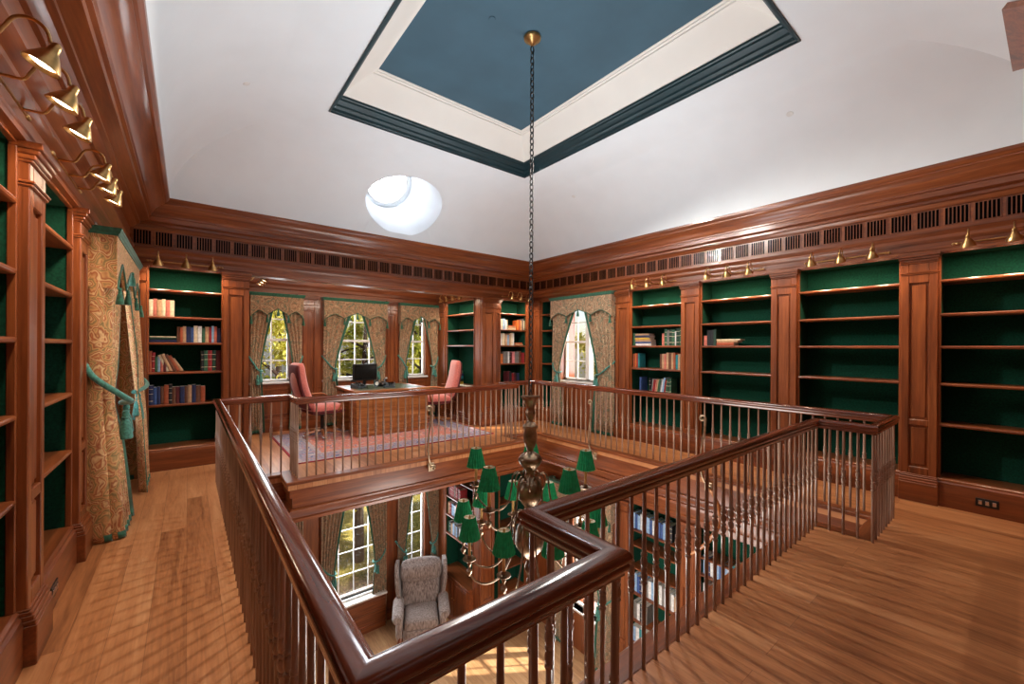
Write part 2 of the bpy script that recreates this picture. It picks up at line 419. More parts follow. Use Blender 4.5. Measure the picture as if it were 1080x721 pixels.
fas = [(-.11, .004), (.012, .004), (.024, -.004), (.026, -.02), (.006, -.026), (.006, -.04), (-.006, -.046), (-.006, -.058), (-.022, -.066), (-.022, -.2), (-.056, -.206), (-.056, -.345), (-.03, -.35), (-.03, -.362),
       (-.018, -.375), (-.01, -.40), (.012, -.425), (.012, -.436), (.034, -.44), (.034, -.475), (-.12, -.478)]
struct(MB().sweep(WELL, fas, closed=True, mis=[0, 1]*6).build('trim_1', ['mah_x', 'mah_y'], ang=25))

def wall_with_holes(mb, run, t, a0, a1, z0, z1, holes):
    """wall running along x or y between a0 and a1, thickness range t, rectangular openings (a, a, z, z)"""
    def bx(p, q, zz0, zz1):
        if q-p < 1e-4 or zz1-zz0 < 1e-4: return
        if run == 'x': mb.box(p, q, t[0], t[1], zz0, zz1)
        else: mb.box(t[0], t[1], p, q, zz0, zz1)
    cuts = sorted(set([a0, a1]+[h[0] for h in holes]+[h[1] for h in holes]))
    for p, q in zip(cuts, cuts[1:]):
        hs = sorted([h for h in holes if h[0] <= p+1e-6 and h[1] >= q-1e-6], key=lambda h: h[2]); z = z0
        for h in hs: bx(p, q, z, h[2]); z = h[3]
        bx(p, q, z, z1)
    return mb
WX = [(.92, 1.53), (2.15, 3.37), (3.80, 4.345)]          # window openings of the bay
UZ = (.93, 2.5); LZ = (-3.62, -1.3)
mb = MB(); wall_with_holes(mb, 'x', (YW, YW+.2), .5, 5.1, LF, 3.0, [(a, b, z0, z1) for a, b in WX for z0, z1 in (UZ, LZ)])
struct(mb.build('wall_back', 'mah_z', ang=0))
mb = MB()   # back wall left and right of the bay, its returns and the beam across it
mb.box(-1.3, .5, 7.26, 7.4, LF, 3.6); mb.box(.5, AL, 7.0, YW+.2, LF, 3.0); mb.box(5.0, 5.09, 7.05, YW+.2, LF, 3.0); mb.box(5.09, 6.5, 7.26, 7.4, LF, 3.6)
mb.box(-.67, AL, YB+.02, 7.3, 2.61, 3.6); mb.box(AL, AR, YB+.02, 7.12, 2.61, 3.6); mb.box(AR, 6.4, YB+.02, 7.3, 2.61, 3.6); mb.box(AR, 5.0, 7.3, YW, 2.61, 3.0)
mb.box(AR+.001, 5.0, 8.32, YW, 0, 2.61); mb.box(AR+.001, 4.97, 6.93, 7.12, 0, 2.61); mb.box(AR+.001, 5.0, 6.93, 7.12, LF, -.46); mb.box(AR, 5.0, 8.32, YW, LF, -.46)
mb.box(AL, AR, YB+.02, 7.12, -1.05, -.46); mb.box(AR, 6.4, YB+.02, 7.3, -1.05, -.46); mb.box(-.67, AL, YB+.02, 7.3, LF, -.46)
struct(mb.build('wall_bay', 'mah_z', ang=0))
mb = MB(); wall_with_holes(mb, 'y', (XR+.36, XR+.5), -.9, 7.3, LF, 3.6, [(4.7, 6.12, *UZ), (4.7, 6.12, *LZ)])
mb.box(XR+.02, XR+.4, -.6, 7.2, 2.61, 3.6); mb.box(XR+.02, XR+.4, -.6, 7.2, -1.05, -.46)
wall_with_holes(mb, 'y', (XR+.02, XR+.36), 4.63, 6.21, 0, 2.61, [(4.76, 6.08, *UZ)])
wall_with_holes(mb, 'y', (XR+.02, XR+.36), 4.63, 6.21, LF, -1.05, [(4.76, 6.08, *LZ)])
mb.box(XR+.02, XR+.36, -.6, .55, LF, -1.05); mb.box(XR+.02, XR+.36, 6.21, 7.2, LF, -1.05); mb.box(XR+.02, XR+.36, -.6, -.4, 0, 2.61)
struct(mb.build('wall_right', 'mah_z', ang=0))
mb = MB(); wall_with_holes(mb, 'y', (XL-.5, XL-.36), -.9, 7.3, LF, 3.6, [(4.85, 6.3, *UZ)])
mb.box(XL-.4, XL-.02, -.6, 7.2, 2.61, 3.6); wall_with_holes(mb, 'y', (XL-.36, XL-.02), 4.63, 6.455, 0, 2.61, [(4.85, 6.3, *UZ)])
mb.box(XL-.36, XL-.02, 6.745, 7.2, 0, 2.61)
struct(mb.build('wall_left', 'mah_z', ang=0))
mb = MB(); mb.box(-1.3, 6.6, YF-.2, YF, LF, 3.6)
struct(mb.build('wall_front', 'mah_z', ang=0))
struct(MB().box(.45, 5.05, 7.1, YW+.2, 2.84, 3.0).build('ceiling_bay', 'mah_x', ang=0))

# entablature: one moulding run per wall, mitred by hand through the shared corner rule
ENT = [(-.05, 2.60), (.03, 2.60), (.03, 2.632), (.036, 2.64), (.036, 2.70), (.044, 2.71), (.056, 2.725), (.062, 2.735), (.062, 2.765), (.07, 2.772), (.092, 2.80), (.098, 2.806), (.098, 2.832), (.07, 2.838), (.07, 3.04),
       (.085, 3.044), (.10, 3.06), (.115, 3.085), (.135, 3.092), (.135, 3.12), (.16, 3.128), (.19, 3.136), (.19, 3.19), (.205, 3.197), (.205, 3.215), (.212, 3.225), (.22, 3.255), (.235, 3.29), (.262, 3.325), (.288, 3.343), (.288, 3.356), (.30, 3.362), (.315, 3.39), (.318, 3.42), (-.1, 3.42)]
corners = [(XL, YF), (XR, YF), (XR, YB), (XL, YB)]
KS = [1.0, 1.06, .92, 1.53]     # how far the crown steps out on the front, right, back and left wall
full = MB().sweep(corners, ENT, closed=True, ks=KS)
per = len(full.f)//4; vper = len(full.v)//4
for i, (nm, mt) in enumerate((('trim_2', 'mah_x'), ('trim_3', 'mah_y'), ('trim_4', 'mah_x'), ('trim_5', 'mah_y'))):
    m2 = MB(); m2.v = full.v[i*vper:(i+1)*vper]; m2.f = [[q-i*vper for q in f] for f in full.f[i*per:(i+1)*per]]; m2.m = [0]*per
    struct(m2.build(nm, mt, ang=22))
# fluted grille blocks of the frieze
def grille(name, tf, a0, a1, y):
    mb = MB(); k = int((a1-a0)/.2); p = (a1-a0)/k
    for i in range(k):
        c = a0+(i+.5)*p
        mb.box(c-.09, c+.09, y-.006, y+.02, 2.852, 3.034, .003, 0)
        for j in range(6):
            q = c-.078+j*.0275; mb.box(q, q+.018, y-.0085, y+.01, 2.86, 3.026, 0, 1)  # dark bars proud of the block, shade of open slots put into colour
    mb.v = [tf(v) for v in mb.v]
    return struct(mb.build(name, ['mah_z', 'slot_shade'], ang=0))
grille('trim_6', lambda v: v, XL+.12, XR-.08, YB-.07*.92)
grille('trim_7', lambda v: (XR-.07*1.06+(v[1]), v[0], v[2]), YF+.1, YB-.08, 0)
# bay: small cornice under its ceiling and skirting with cap
bay = [(AR, 7.12), (AR, YW), (AL, YW), (AL, 7.12)]
bc = [(-.02, 2.58), (.02, 2.58), (.02, 2.66), (.035, 2.68), (.035, 2.73), (.06, 2.77), (.075, 2.80), (.08, 2.84), (-.02, 2.84)]
struct(MB().sweep(bay, bc, mis=[1, 0, 1]).build('trim_8', ['mah_x', 'mah_y'], ang=25))
sk = [(-.02, 0), (.03, 0), (.03, .2), (.022, .225), (.02, .25), (-.02, .25)]
struct(MB().sweep([(AR, YW), (AL, YW), (AL, 7.2)], sk, mis=[0, 1]).build('baseboard_bay', ['mah_x', 'mah_y'], ang=25))
# chair rail of the bay
cr_ = [(-.01, .86), (.02, .86), (.03, .885), (.03, .91), (-.01, .915)]
def panels(name, segs, y, z0, z1):
    mb = MB()
    for a, b in segs:
        for (p, q, r_, s_) in ((a, b, z1-.03, z1), (a, b, z0, z0+.03), (a, a+.03, z0, z1), (b-.03, b, z0, z1)):
            mb.box(p, q, y-.014, y+.005, r_, s_, .004)
    return struct(mb.build(name, 'mah_x', ang=25))
panels('trim_9', [(1.58, 2.08), (3.44, 3.64), (.90, 1.52), (2.2, 3.34), (3.70, 4.32)], YW, .3, .80)

# ------------------------------------------------------------------ coved ceiling, tray and oculus
C0 = (XL+.318*KS[3], YF+.318*KS[0], XR-.318*KS[1], YB-.318*KS[2]); CZ = 3.42
TX0, TX1, TY0, TY1, TZ = 1.29, 4.263, 1.286, 5.083, 4.35
def cove(t): return CZ+(TZ-CZ)*(1-(1-t)**2.15)**(1/2.0)
NT = 26
ts = [(i/NT)**1.6 for i in range(NT+1)]
def rect(t):
    l = lambda a, b: a+(b-a)*t
    return (l(C0[0], TX0), l(C0[1], TY0), l(C0[2], TX1), l(C0[3], TY1), cove(t))
mb = MB()
for side in ('left', 'right', 'front'):
    vs = []; fs = []
    for t in ts:
        x0, y0, x1, y1, z = rect(t)
        vs += {'left': [(x0, y0, z), (x0, y1, z)], 'right': [(x1, y0, z), (x1, y1, z)], 'front': [(x0, y0, z), (x1, y0, z)]}[side]
    for i in range(NT): fs.append([2*i, 2*i+1, 2*i+3, 2*i+2])
    mb.add(vs, fs)
# back slope with the round opening
OC = Vector((2.79, 6.36, 3.93)); OD = Vector((0, .80, .60)).normalized(); OU = Vector((1, 0, 0)); OV = OD.cross(OU); OA, OB = .64, .50
def back_pt(t, u):
    x0, y0, x1, y1, z = rect(t); return Vector((x0+(x1-x0)*u, y1, z))
hole = []
NH = 72
for k in range(NH):
    a = 2*math.pi*k/NH; p = OC+OU*OA*math.cos(a)+OV*OB*math.sin(a)
    lo, hi = -1.5, 1.5      # march along the axis until the slope surface is met
    def g(s):
        q = p+OD*s
        t = min(1, max(0, (C0[3]-q.y)/(C0[3]-TY1))); return q.z-cove(t) if 0 <= (C0[3]-q.y)/(C0[3]-TY1) <= 1 else (-1 if q.y < TY1 else 1)
    for _ in range(50):
        mid = (lo+hi)/2
        if g(mid) > 0: hi = mid
        else: lo = mid
    q = p+OD*lo; t = min(.999, max(.004, (C0[3]-q.y)/(C0[3]-TY1))); x0, y0, x1, y1, z = rect(t)
    hole.append((t, (q.x-x0)/(x1-x0)))
pts = []; edges = []
for t, u in hole: pts.append(Vector((u*5.8, t*1.8)))
for k in range(NH): edges.append((k, (k+1) % NH))
import mathutils
def inside(u, t):
    c = False
    for k in range(NH):
        (ya, xa), (yb, xb) = hole[k], hole[(k+1) % NH]
        if (ya > t) != (yb > t) and u < (xb-xa)*(t-ya)/(yb-ya)+xa: c = not c
    return c
rim = []
for i in range(NT+1):
    for j in range(31):
        u = j/30; t = ts[i]
        if min((Vector((u*5.8, t*1.8))-pts[k]).length for k in range(NH)) < .03 or inside(u, t): continue
        pts.append(Vector((u*5.8, t*1.8)))
V2, E2, F2, *_ = geometry.delaunay_2d_cdt(pts, edges, [], 0, 1e-6)
bvs = [back_pt(p.y/1.8, p.x/5.8) for p in V2]; bfs = []
for f in F2:
    c = sum((V2[i] for i in f), Vector((0, 0)))/len(f)
    if not inside(c.x/5.8, c.y/1.8): bfs.append(list(f))
mb.add(bvs, bfs)
struct(mb.build('ceiling', 'ceil_white', ang=20))
# tunnel of the oculus and its round window
HB = [back_pt(t, u) for t, u in hole]
mb = MB(); LT = 1.0
far = []
for p in HB:
    s = (OC+OD*LT-p).dot(OD); e_ = p+OD*s-(OC+OD*LT); far.append(OC+OD*LT+e_.normalized()*.44)
mb.add(HB+far, [[k, (k+1) % NH, NH+(k+1) % NH, NH+k] for k in range(NH)])
wc = OC+OD*LT; WR = .37; wo = wc
ring = [wo+OU*WR*math.cos(2*math.pi*k/NH)+OV*WR*math.sin(2*math.pi*k/NH) for k in range(NH)]
mb.add(far+ring, [[k, (k+1) % NH, NH+(k+1) % NH, NH+k] for k in range(NH)])
tun = struct(mb.build('window_1', 'ceil_white', ang=30))
mb = MB()
def oc(r, a, d=0): return wo+OU*r*math.cos(a)+OV*r*math.sin(a)+OD*d
for r_, th in ((WR, .022), (WR*.36, .012)): mb.tube([oc(r_, 2*math.pi*k/48) for k in range(48)], th, 8, closed=True)
for k in range(8): mb.tube([oc(WR*.36, math.pi*k/4+.3), oc(WR, math.pi*k/4+.3)], .011, 6)
mb.build('window_frame', 'lamp_disc', tun)
MB().add([oc(WR, 2*math.pi*k/48, .012) for k in range(48)], [list(range(48))]).build('glass', 'glare_pane', tun)
# tray: dark moulding round the rim, white cove, white bead, blue panel
rimp = [(TX0, TY0), (TX1, TY0), (TX1, TY1), (TX0, TY1)]
tp = [(-.012, 4.372), (-.012, 4.338), (.006, 4.335), (.012, 4.35), (.024, 4.356), (.03, 4.385), (.042, 4.40), (.052, 4.408), (.056, 4.43), (.072, 4.452), (.088, 4.468), (.092, 4.49), (.105, 4.50), (.108, 4.52), (.112, 4.53)]
struct(MB().sweep(rimp, tp, closed=True).build('trim_10', 'teal_mould', ang=25))
cp = [(.112, 4.52)]
for i in range(9):
    a = i/8*math.pi/2; cp.append((.112+.25*(1-math.cos(a)) if False else .112+.25*math.sin(a)*.25+.1875*(i/8), 4.53+.215*(math.sin(a)*.5+.5*i/8)))
cp += [(.362, 4.745), (.372, 4.75), (.375, 4.765), (.395, 4.772), (.40, 4.785), (.418, 4.79), (.422, 4.80)]
struct(MB().sweep(rimp, cp, closed=True).build('trim_11', 'trim_white', ang=25))
g_ = .418
struct(MB().box(TX0+g_, TX1-g_, TY0+g_, TY1-g_, 4.797, 4.83).build('ceiling_tray', 'teal_panel', ang=0))
# cut end of a wooden beam casing on the front slope, top right of the photograph
# (stands on the front slope, reaches toward the room's front right corner)
# ------------------------------------------------------------------ built-in joinery (local frame: x along wall, y into wall, z up)
ROT = {'back': 0, 'right': R(-90), 'left': R(90)}
def wall_pos(wall, a):
    return {'back': (a, YB, 0), 'right': (XR, a, 0), 'left': (XL, a, 0), 'bay': (AR, a, 0)}[wall]
SHZ = [2.319, 1.972, 1.638, 1.256, .84]
def bookcase(label, loc, rz, w, shelves=SHZ, top=2.605, base=.285, depth=.33, cabinet=None, group=None, floor=0):
    t = thing('bookcase', label, 'bookcase', (loc[0], loc[1], floor), rz, group)
    h = w/2
    mb = MB(); b0 = cabinet or base
    mb.box(-h+.002, h-.002, depth-.012, depth, b0, top); mb.box(-h+.002, -h+.014, .012, depth, b0, top); mb.box(h-.014, h-.002, .012, depth, b0, top); mb.box(-h+.002, h-.002, .012, depth, top-.012, top)
    mb.build('green_lining', 'felt', t, ang=0)
    mb = MB(); mb.box(-h, -h+.022, -.012, .02, b0, top, .003); mb.box(h-.022, h, -.012, .02, b0, top, .003); mb.box(-h+.022, h-.022, -.012, .016, top-.02, top, .003)
    mb.build('face_frame', 'mah_z', t, ang=25)
    prof = [(0, 0), (0, .03), (-.006, .036), (.0, .04)]
    for z in shelves:
        mb = MB(); poly = [(depth-.013, z), (depth-.013, z-.028), (.012, z-.03), (-.004, z-.03), (-.012, z-.024), (-.014, z-.012), (-.010, z-.003), (-.002, z)]
        mb.prism(poly, -h+.016, h-.016, lambda p: (p[2], p[0], p[1]))
        mb.build('shelf', 'mah_x', t, ang=25)
    if not cabinet:
        mb = MB(); poly = [(depth, 0), (-.038, 0), (-.038, base-.075), (-.033, base-.06), (-.033, base-.045), (-.022, base-.03), (-.022, base-.012), (-.014, base-.004), (-.006, base), (depth, base)]
        mb.prism(poly, -h, h, lambda p: (p[2], p[0], p[1])); mb.build('plinth', 'mah_x', t, ang=25)
    else:
        mb = MB(); mb.box(-h, h, -.10, depth, 0, cabinet-.035); mb.box(-h, h, -.12, -.10, 0, .12, .004); mb.build('cabinet', 'mah_x', t, ang=25)
        mb = MB(); mb.box(-h-.01, h+.01, -.14, depth, cabinet-.035, cabinet, .008); mb.build('counter', 'mah_x', t, ang=25)
        nd = 2
        for i in range(nd):
            x0 = -h+.03+i*(w-.06)/nd; x1 = x0+(w-.06)/nd-.02
            d = MB(); d.box(x0, x1, -.118, -.10, .16, cabinet-.07, .004)
            for (a, b, c_, e) in ((x0+.05, x1-.05, .21, .235), (x0+.05, x1-.05, cabinet-.145, cabinet-.12), (x0+.05, x0+.075, .21, cabinet-.12), (x1-.075, x1-.05, .21, cabinet-.12)): d.box(a, b, -.13, -.116, c_, e, .005)
            dd = d.build('door', 'mah_z', t, ang=25)
            MB().lathe([(.006, 0), (.006, .012), (.013, .018), (.012, .026), (.004, .03)], 10).xf(Matrix.Translation((x1-.03 if i == 0 else x0+.03, -.118, cabinet*.55)) @ Matrix.Rotation(R(90), 4, 'X')).build('knob', 'brass', dd)
    return t
def pilaster(label, loc, rz, w, top=2.605, proj=.05, floor=0, depth=.30, slim=False, lower=True):
    t = thing('pilaster', label, 'pilaster', (loc[0], loc[1], floor), rz, 'panelled pilasters')
    h = w/2; p = -proj
    st = min(.062, w*.24); mb = MB()
    mb.box(-h, h, p+.024, max(depth, p+.03), .2, top-.03)
    zs = [.30, .86, 2.33, 2.44] if lower else [.30, 2.33, 2.44, 2.44]
    mb.box(-h, -h+st, p, p+.03, .28, top-.1, .005); mb.box(h-st, h, p, p+.03, .28, top-.1, .004)
    rails = [(.28, .36), (.80, .86), (2.30, top-.1)] if lower else [(.28, .36), (2.30, top-.1)]
    for a, b in rails: mb.box(-h+st, h-st, p, p+.03, a, b, .005)
    mb.build('shaft', 'mah_z', t, ang=25)
    for a, b in zip(rails, rails[1:]):
        z0, z1 = a[1]+.022, b[0]-.022
        pn = MB(); pn.box(-h+st+.018, h-st-.018, p+.012, p+.03, z0, z1, .01); pn.build('panel', 'mah_z', t, ang=25)
    cap = MB(); B = [(0, top-.22, top-.205, .012), (0, top-.205, top-.19, .02), (0, top-.10, top-.085, .012), (0, top-.085, top-.06, .022), (0, top-.06, top-.035, .036), (0, top-.035, top, .05)]
    for _, a, b, e in B: cap.box(-h-e*.55, h+e*.55, p-e, min(.018, depth), a, b, .005)
    cap.build('capital', 'mah_x', t, ang=25)
    bs = MB()
    for a, b, e in ((0, .20, .034), (.20, .225, .03), (.225, .25, .024), (.25, .27, .016), (.27, .285, .008)): bs.box(-h-e*.35, h+e*.35, p-e, depth, a, b, .004)
    bs.build('base', 'mah_x', t, ang=25)
    return t
SHELF_NAME = ['top', 'second', 'third', 'fourth', 'fifth', 'bottom']
# right wall: bays from near to far
RW = [((-.41, .589), 'wide empty bookcase at the right edge of the photo'), ((.863, 1.833), 'wide empty bookcase right of the one holding a few dark books'),
      ((2.113, 3.092), 'bookcase with one short row of dark and flat books'), ((3.38, 4.335), 'bookcase with three part-filled shelves beside the curtained right wall window'), ((6.212, 6.655), 'narrow empty bookcase in the far right corner')]
BC = {}
for (a, b), l in RW: BC[round(a, 2)] = bookcase('green-lined mahogany '+l, wall_pos('right', (a+b)/2), ROT['right'], b-a)
for (a, b), l in (((.589, .863), 'between the two wide empty bookcases'), ((1.833, 2.113), 'left of the second wide empty bookcase'), ((3.092, 3.38), 'between the two right wall bookcases that hold books'),
                  ((4.335, 4.628), 'right of the curtained right wall window'), ((6.655, 6.86), 'in the far right corner of the room')):
    pilaster('panelled mahogany pilaster '+l, wall_pos('right', (a+b)/2), ROT['right'], b-a, depth=.018 if a in (4.335, 6.655) else .3)
# left wall
for (a, b), l in (((2.113, 3.092), 'cut by the left edge of the photo'), ((3.38, 4.335), 'beside the gold curtained left window')):
    bookcase('empty green-lined bookcase on the left wall '+l, wall_pos('left', (a+b)/2), ROT['left'], b-a)
for (a, b), l in (((3.092, 3.38), 'between the two left wall bookcases'), ((4.335, 4.628), 'just left of the gold curtained window'), ((6.46, 6.74), 'behind the gold curtains in the left corner')):
    pilaster('panelled mahogany pilaster '+l, wall_pos('left', (a+b)/2), ROT['left'], b-a, depth=.3 if a < 4 else .018)
# back wall
BC['bl'] = bookcase('green-lined bookcase with four shelves of books left of the bay', wall_pos('back', -.013), 0, .79)
BC['br'] = bookcase('green-lined bookcase full of mixed books in the far back corner', wall_pos('back', 5.487), 0, .735)
pilaster('panelled mahogany pilaster in the back left corner beside the bookshelves', wall_pos('back', -.525), 0, .23)
pilaster('broad mahogany pilaster between the left bookshelves and the window bay', wall_pos('back', .527), 0, .30, depth=.10)
pilaster('broad mahogany corner post on the right side of the window bay', wall_pos('back', 4.815), 0, .33, depth=.018)
pilaster('slim mahogany pilaster left of the far back corner bookcase', wall_pos('back', 5.05), 0, .14, proj=.035, depth=.15)
pilaster('mahogany pilaster closing the far back right corner', wall_pos('back', 5.94), 0, .17, proj=.035, depth=.15)
BC['bay'] = bookcase('green-lined bay bookcase over a panelled base cabinet with counter', (AR, 7.71, 0), ROT['right'], 1.17, shelves=[2.319, 1.972, 1.638], cabinet=.765)
pilaster('mahogany pilaster between the bay bookcase and the window wall', (AR, 8.53, 0), ROT['right'], .40, proj=.03, depth=0, lower=False)
pilaster('plain mahogany pier between the left and middle bay windows', (1.835, YW, 0), 0, .34, proj=.03, depth=0, lower=False)
pilaster('plain mahogany pier between the middle and right bay windows', (3.54, YW, 0), 0, .24, proj=.03, depth=0, lower=False)

# storey below: bookcases under those above
LSH = [2.75, 2.35, 1.95, 1.55, 1.15, .75]
def lower(label, loc, rz, w, shelves, cabinet=None): return bookcase(label, loc, rz, w, shelves, 3.32, .3, .33, cabinet, floor=LF)
BC['l1'] = lower('lower storey bookcase with blue books seen through the near balusters', wall_pos('right', 3.857), ROT['right'], .955, [2.86, 2.60, 2.21, 1.77, 1.30, .9])
BC['l2'] = lower('lower storey bookcase seen low behind the gallery floor edge', wall_pos('right', 2.6), ROT['right'], .98, [2.86, 2.60, 2.21, 1.77, 1.30, .9])
BC['l0'] = lower('lower storey bookcase almost hidden under the right gallery', wall_pos('right', 1.35), ROT['right'], .97, [2.6, 2.2, 1.8, 1.3, .9])
BC['lb'] = lower('lower storey bookcase of red and pale books beside the armchair', (AR, 7.71, 0), ROT['right'], 1.17, [3.05, 2.62, 2.2, 1.78], cabinet=1.0)
BC['lr'] = lower('lower storey back corner bookcase half hidden by the chandelier', wall_pos('back', 5.487), 0, .735, [2.7, 2.2, 1.78, 1.3, .8])
for nm, loc, rz, w in (('right of the lower back corner bookcase', wall_pos('back', 5.94), 0, .17), ('left of the lower back corner bookcase, behind the chandelier', wall_pos('back', 4.815), 0, .33), ('beside the lower bookcase of blue books', wall_pos('right', 4.48), ROT['right'], .293), ('between the two lower bookcases on the right', wall_pos('right', 3.236), ROT['right'], .288), ('between the lower right bookcases, nearest', wall_pos('right', 1.973), ROT['right'], .28)):
    pilaster('lower storey mahogany pilaster '+nm, loc, rz, w, top=3.32, floor=LF, depth=.018 if abs(loc[0]-4.815) < .01 or abs(loc[1]-4.48) < .01 else .1)
le = [(-.02, -1.09), (.03, -1.09), (.03, -1.0), (.05, -.97), (.06, -.90), (.06, -.72), (.09, -.69), (.14, -.6), (.2, -.52), (.22, -.46), (-.02, -.46)]
struct(MB().sweep([(XR, YF), (XR, YB), (AR, YB), (AR, YW), (AL, YW), (AL, YB), (XL, YB)], le, mis=[1, 0, 1, 0, 1, 0]).build('trim_12', ['mah_x', 'mah_y'], ang=25))
struct(MB().sweep([(AR, YW), (AL, YW), (AL, YB)], [(p[0], p[1]+LF) for p in sk], mis=[0, 1]).build('baseboard_lower', ['mah_x', 'mah_y'], ang=25))
# outlets
def outlet(label, loc, rz):
    t = thing('wall_outlet', label, 'outlet', loc, rz)
    MB().box(-.075, .075, -.008, 0, -.04, .04, .003).build('cover_plate', 'black_plastic', t)
    for x in (-.045, 0, .045): MB().box(x-.013, x+.013, -.012, -.007, -.02, .02, .003).build('socket', 'chrome', t)
outlet('black triple outlet plate on the right bookcase plinth', (XR-.038, .25, .12), ROT['right'])
outlet('black outlet plate on the left bookcase plinth near the floor', (XL+.038, 3.66, .12), ROT['left'])
outlet('black outlet on the lower wall under the window sill', (2.45, YW-.03, LF+.13), 0)
# ------------------------------------------------------------------ balustrade
RX = (.27, 1.045, 4.445, 5.25); RY = (.80, 1.19, 5.497, 5.906)
RP = [(RX[0], RY[0]), (RX[1], RY[0]), (RX[1], RY[1]), (RX[2], RY[1]), (RX[2], RY[0]), (RX[3], RY[0]), (RX[3], RY[3]), (RX[2], RY[3]), (RX[2], RY[2]), (RX[1], RY[2]), (RX[1], RY[3]), (RX[0], RY[3])]
bal = thing('balustrade', 'gallery balustrade with dark mahogany handrail and slim turned spindles around the open well', 'balustrade', (2.76, 3.35, 0))
hp = [(0, .978), (.014, .977), (.026, .972), (.035, .963), (.039, .952), (.0385, .942), (.034, .935), (.031, .931), (.033, .925), (.033, .918), (.027, .908), (.022, .9), (.022, .894)]
hp = hp+[(-x, z) for x, z in hp[::-1] if x > 0]
hr = MB().sweep([(x-2.76, y-3.35) for x, y in RP], hp, closed=True, mis=[0, 1]*6, closeprof=True)
hr.build('handrail', ['rail_x', 'rail_y'], bal, ang=40)
prof = [(.0102, 0), (.0112, .30), (.0118, .42), (.0165, .425), (.0165, .434), (.0105, .439), (.0160, .450), (.0175, .464), (.0160, .478), (.0105, .488), (.0165, .493), (.0165, .502), (.0105, .507),
        (.0162, .520), (.0178, .536), (.0162, .552), (.0105, .562), (.0165, .567), (.0165, .576), (.0118, .581), (.0108, .68), (.0095, .9)]
spm = MB().lathe(prof, 10).mesh('spindle', 'spindle', 50)
spots = []
for i in range(12):
    a = Vector(RP[i]); b = Vector(RP[(i+1) % 12]); L = (b-a).length; n = max(2, round(L/.107))
    for k in range(n):
        if k == 0: continue
        spots.append(a+(b-a)*k/n)
    spots.append(a)
fw = Vector((math.sin(R(38.35)), math.cos(R(38.35))))
def vis(p):
    d = p.dot(fw); r = p.dot(Vector((fw.y, -fw.x)))
    return d > .3 and abs(r/d) < 1.3
inv_ = sorted([p for p in spots if vis(p)], key=lambda p: p.dot(fw))
near_set = set(id(p) for p in inv_[:100])
rest = MB()
for p in spots:
    if id(p) in near_set:
        o = bpy.data.objects.new('spindle', spm); COL.objects.link(o); o.parent = bal; o.location = (p.x-2.76, p.y-3.35, 0)
    else: rest.lathe(prof, 8, (p.x-2.76, p.y-3.35, 0))
ro_ = rest.build('far_spindles', 'spindle', bal, ang=50, weld=False); ro_['kind'] = 'stuff'

# ------------------------------------------------------------------ chandelier
cx_, cy_ = 2.77, 3.19
ch = thing('chandelier', 'large aged brass chandelier with green pleated shades hanging on a long chain over the well', 'chandelier', (cx_, cy_, 4.797))
def cz(z): return z-4.797
MB().lathe([(.012, cz(4.70)), (.02, cz(4.71)), (.05, cz(4.735)), (.085, cz(4.765)), (.09, cz(4.785)), (.07, cz(4.797))], 20).build('canopy', 'brass', ch)
mb = MB(); z = 4.70; i = 0
while z > 1.12:
    L = .075; w = .02; pts_ = []
    for k in range(12):
        a = 2*math.pi*k/12; pts_.append((w*math.cos(a) if i % 2 == 0 else 0, w*math.cos(a) if i % 2 else 0, cz(z-L/2)+(L/2)*math.sin(a)))
    mb.tube(pts_, .0065, 6, closed=True); z -= L-.016; i += 1
mb.build('chain', 'chain_metal', ch)
body = [(.008, 1.13), (.014, 1.11), (.03, 1.105), (.094, 1.10), (.096, 1.09), (.075, 1.05), (.05, 1.0), (.038, .965), (.05, .94), (.054, .915), (.044, .885), (.026, .86), (.024, .845), (.04, .825), (.072, .80), (.078, .785), (.07, .77),
        (.064, .74), (.072, .69), (.07, .64), (.055, .59), (.036, .555), (.034, .535), (.05, .52), (.10, .49), (.125, .455), (.122, .43), (.09, .38), (.055, .345), (.042, .31), (.042, .28), (.06, .26), (.10, .22), (.13, .16), (.135, .11), (.12, .05),
        (.085, .0), (.05, -.04), (.042, -.08), (.05, -.12), (.085, -.18), (.13, -.25), (.15, -.33), (.152, -.39), (.13, -.46), (.085, -.52), (.045, -.56), (.035, -.60), (.05, -.64), (.055, -.67), (.035, -.72), (.02, -.76), (.03, -.79), (.035, -.82), (.02, -.85), (.004, -.87)]
MB().lathe([(r, cz(z)) for r, z in body], 28).build('stem', 'old_brass', ch, ang=50)
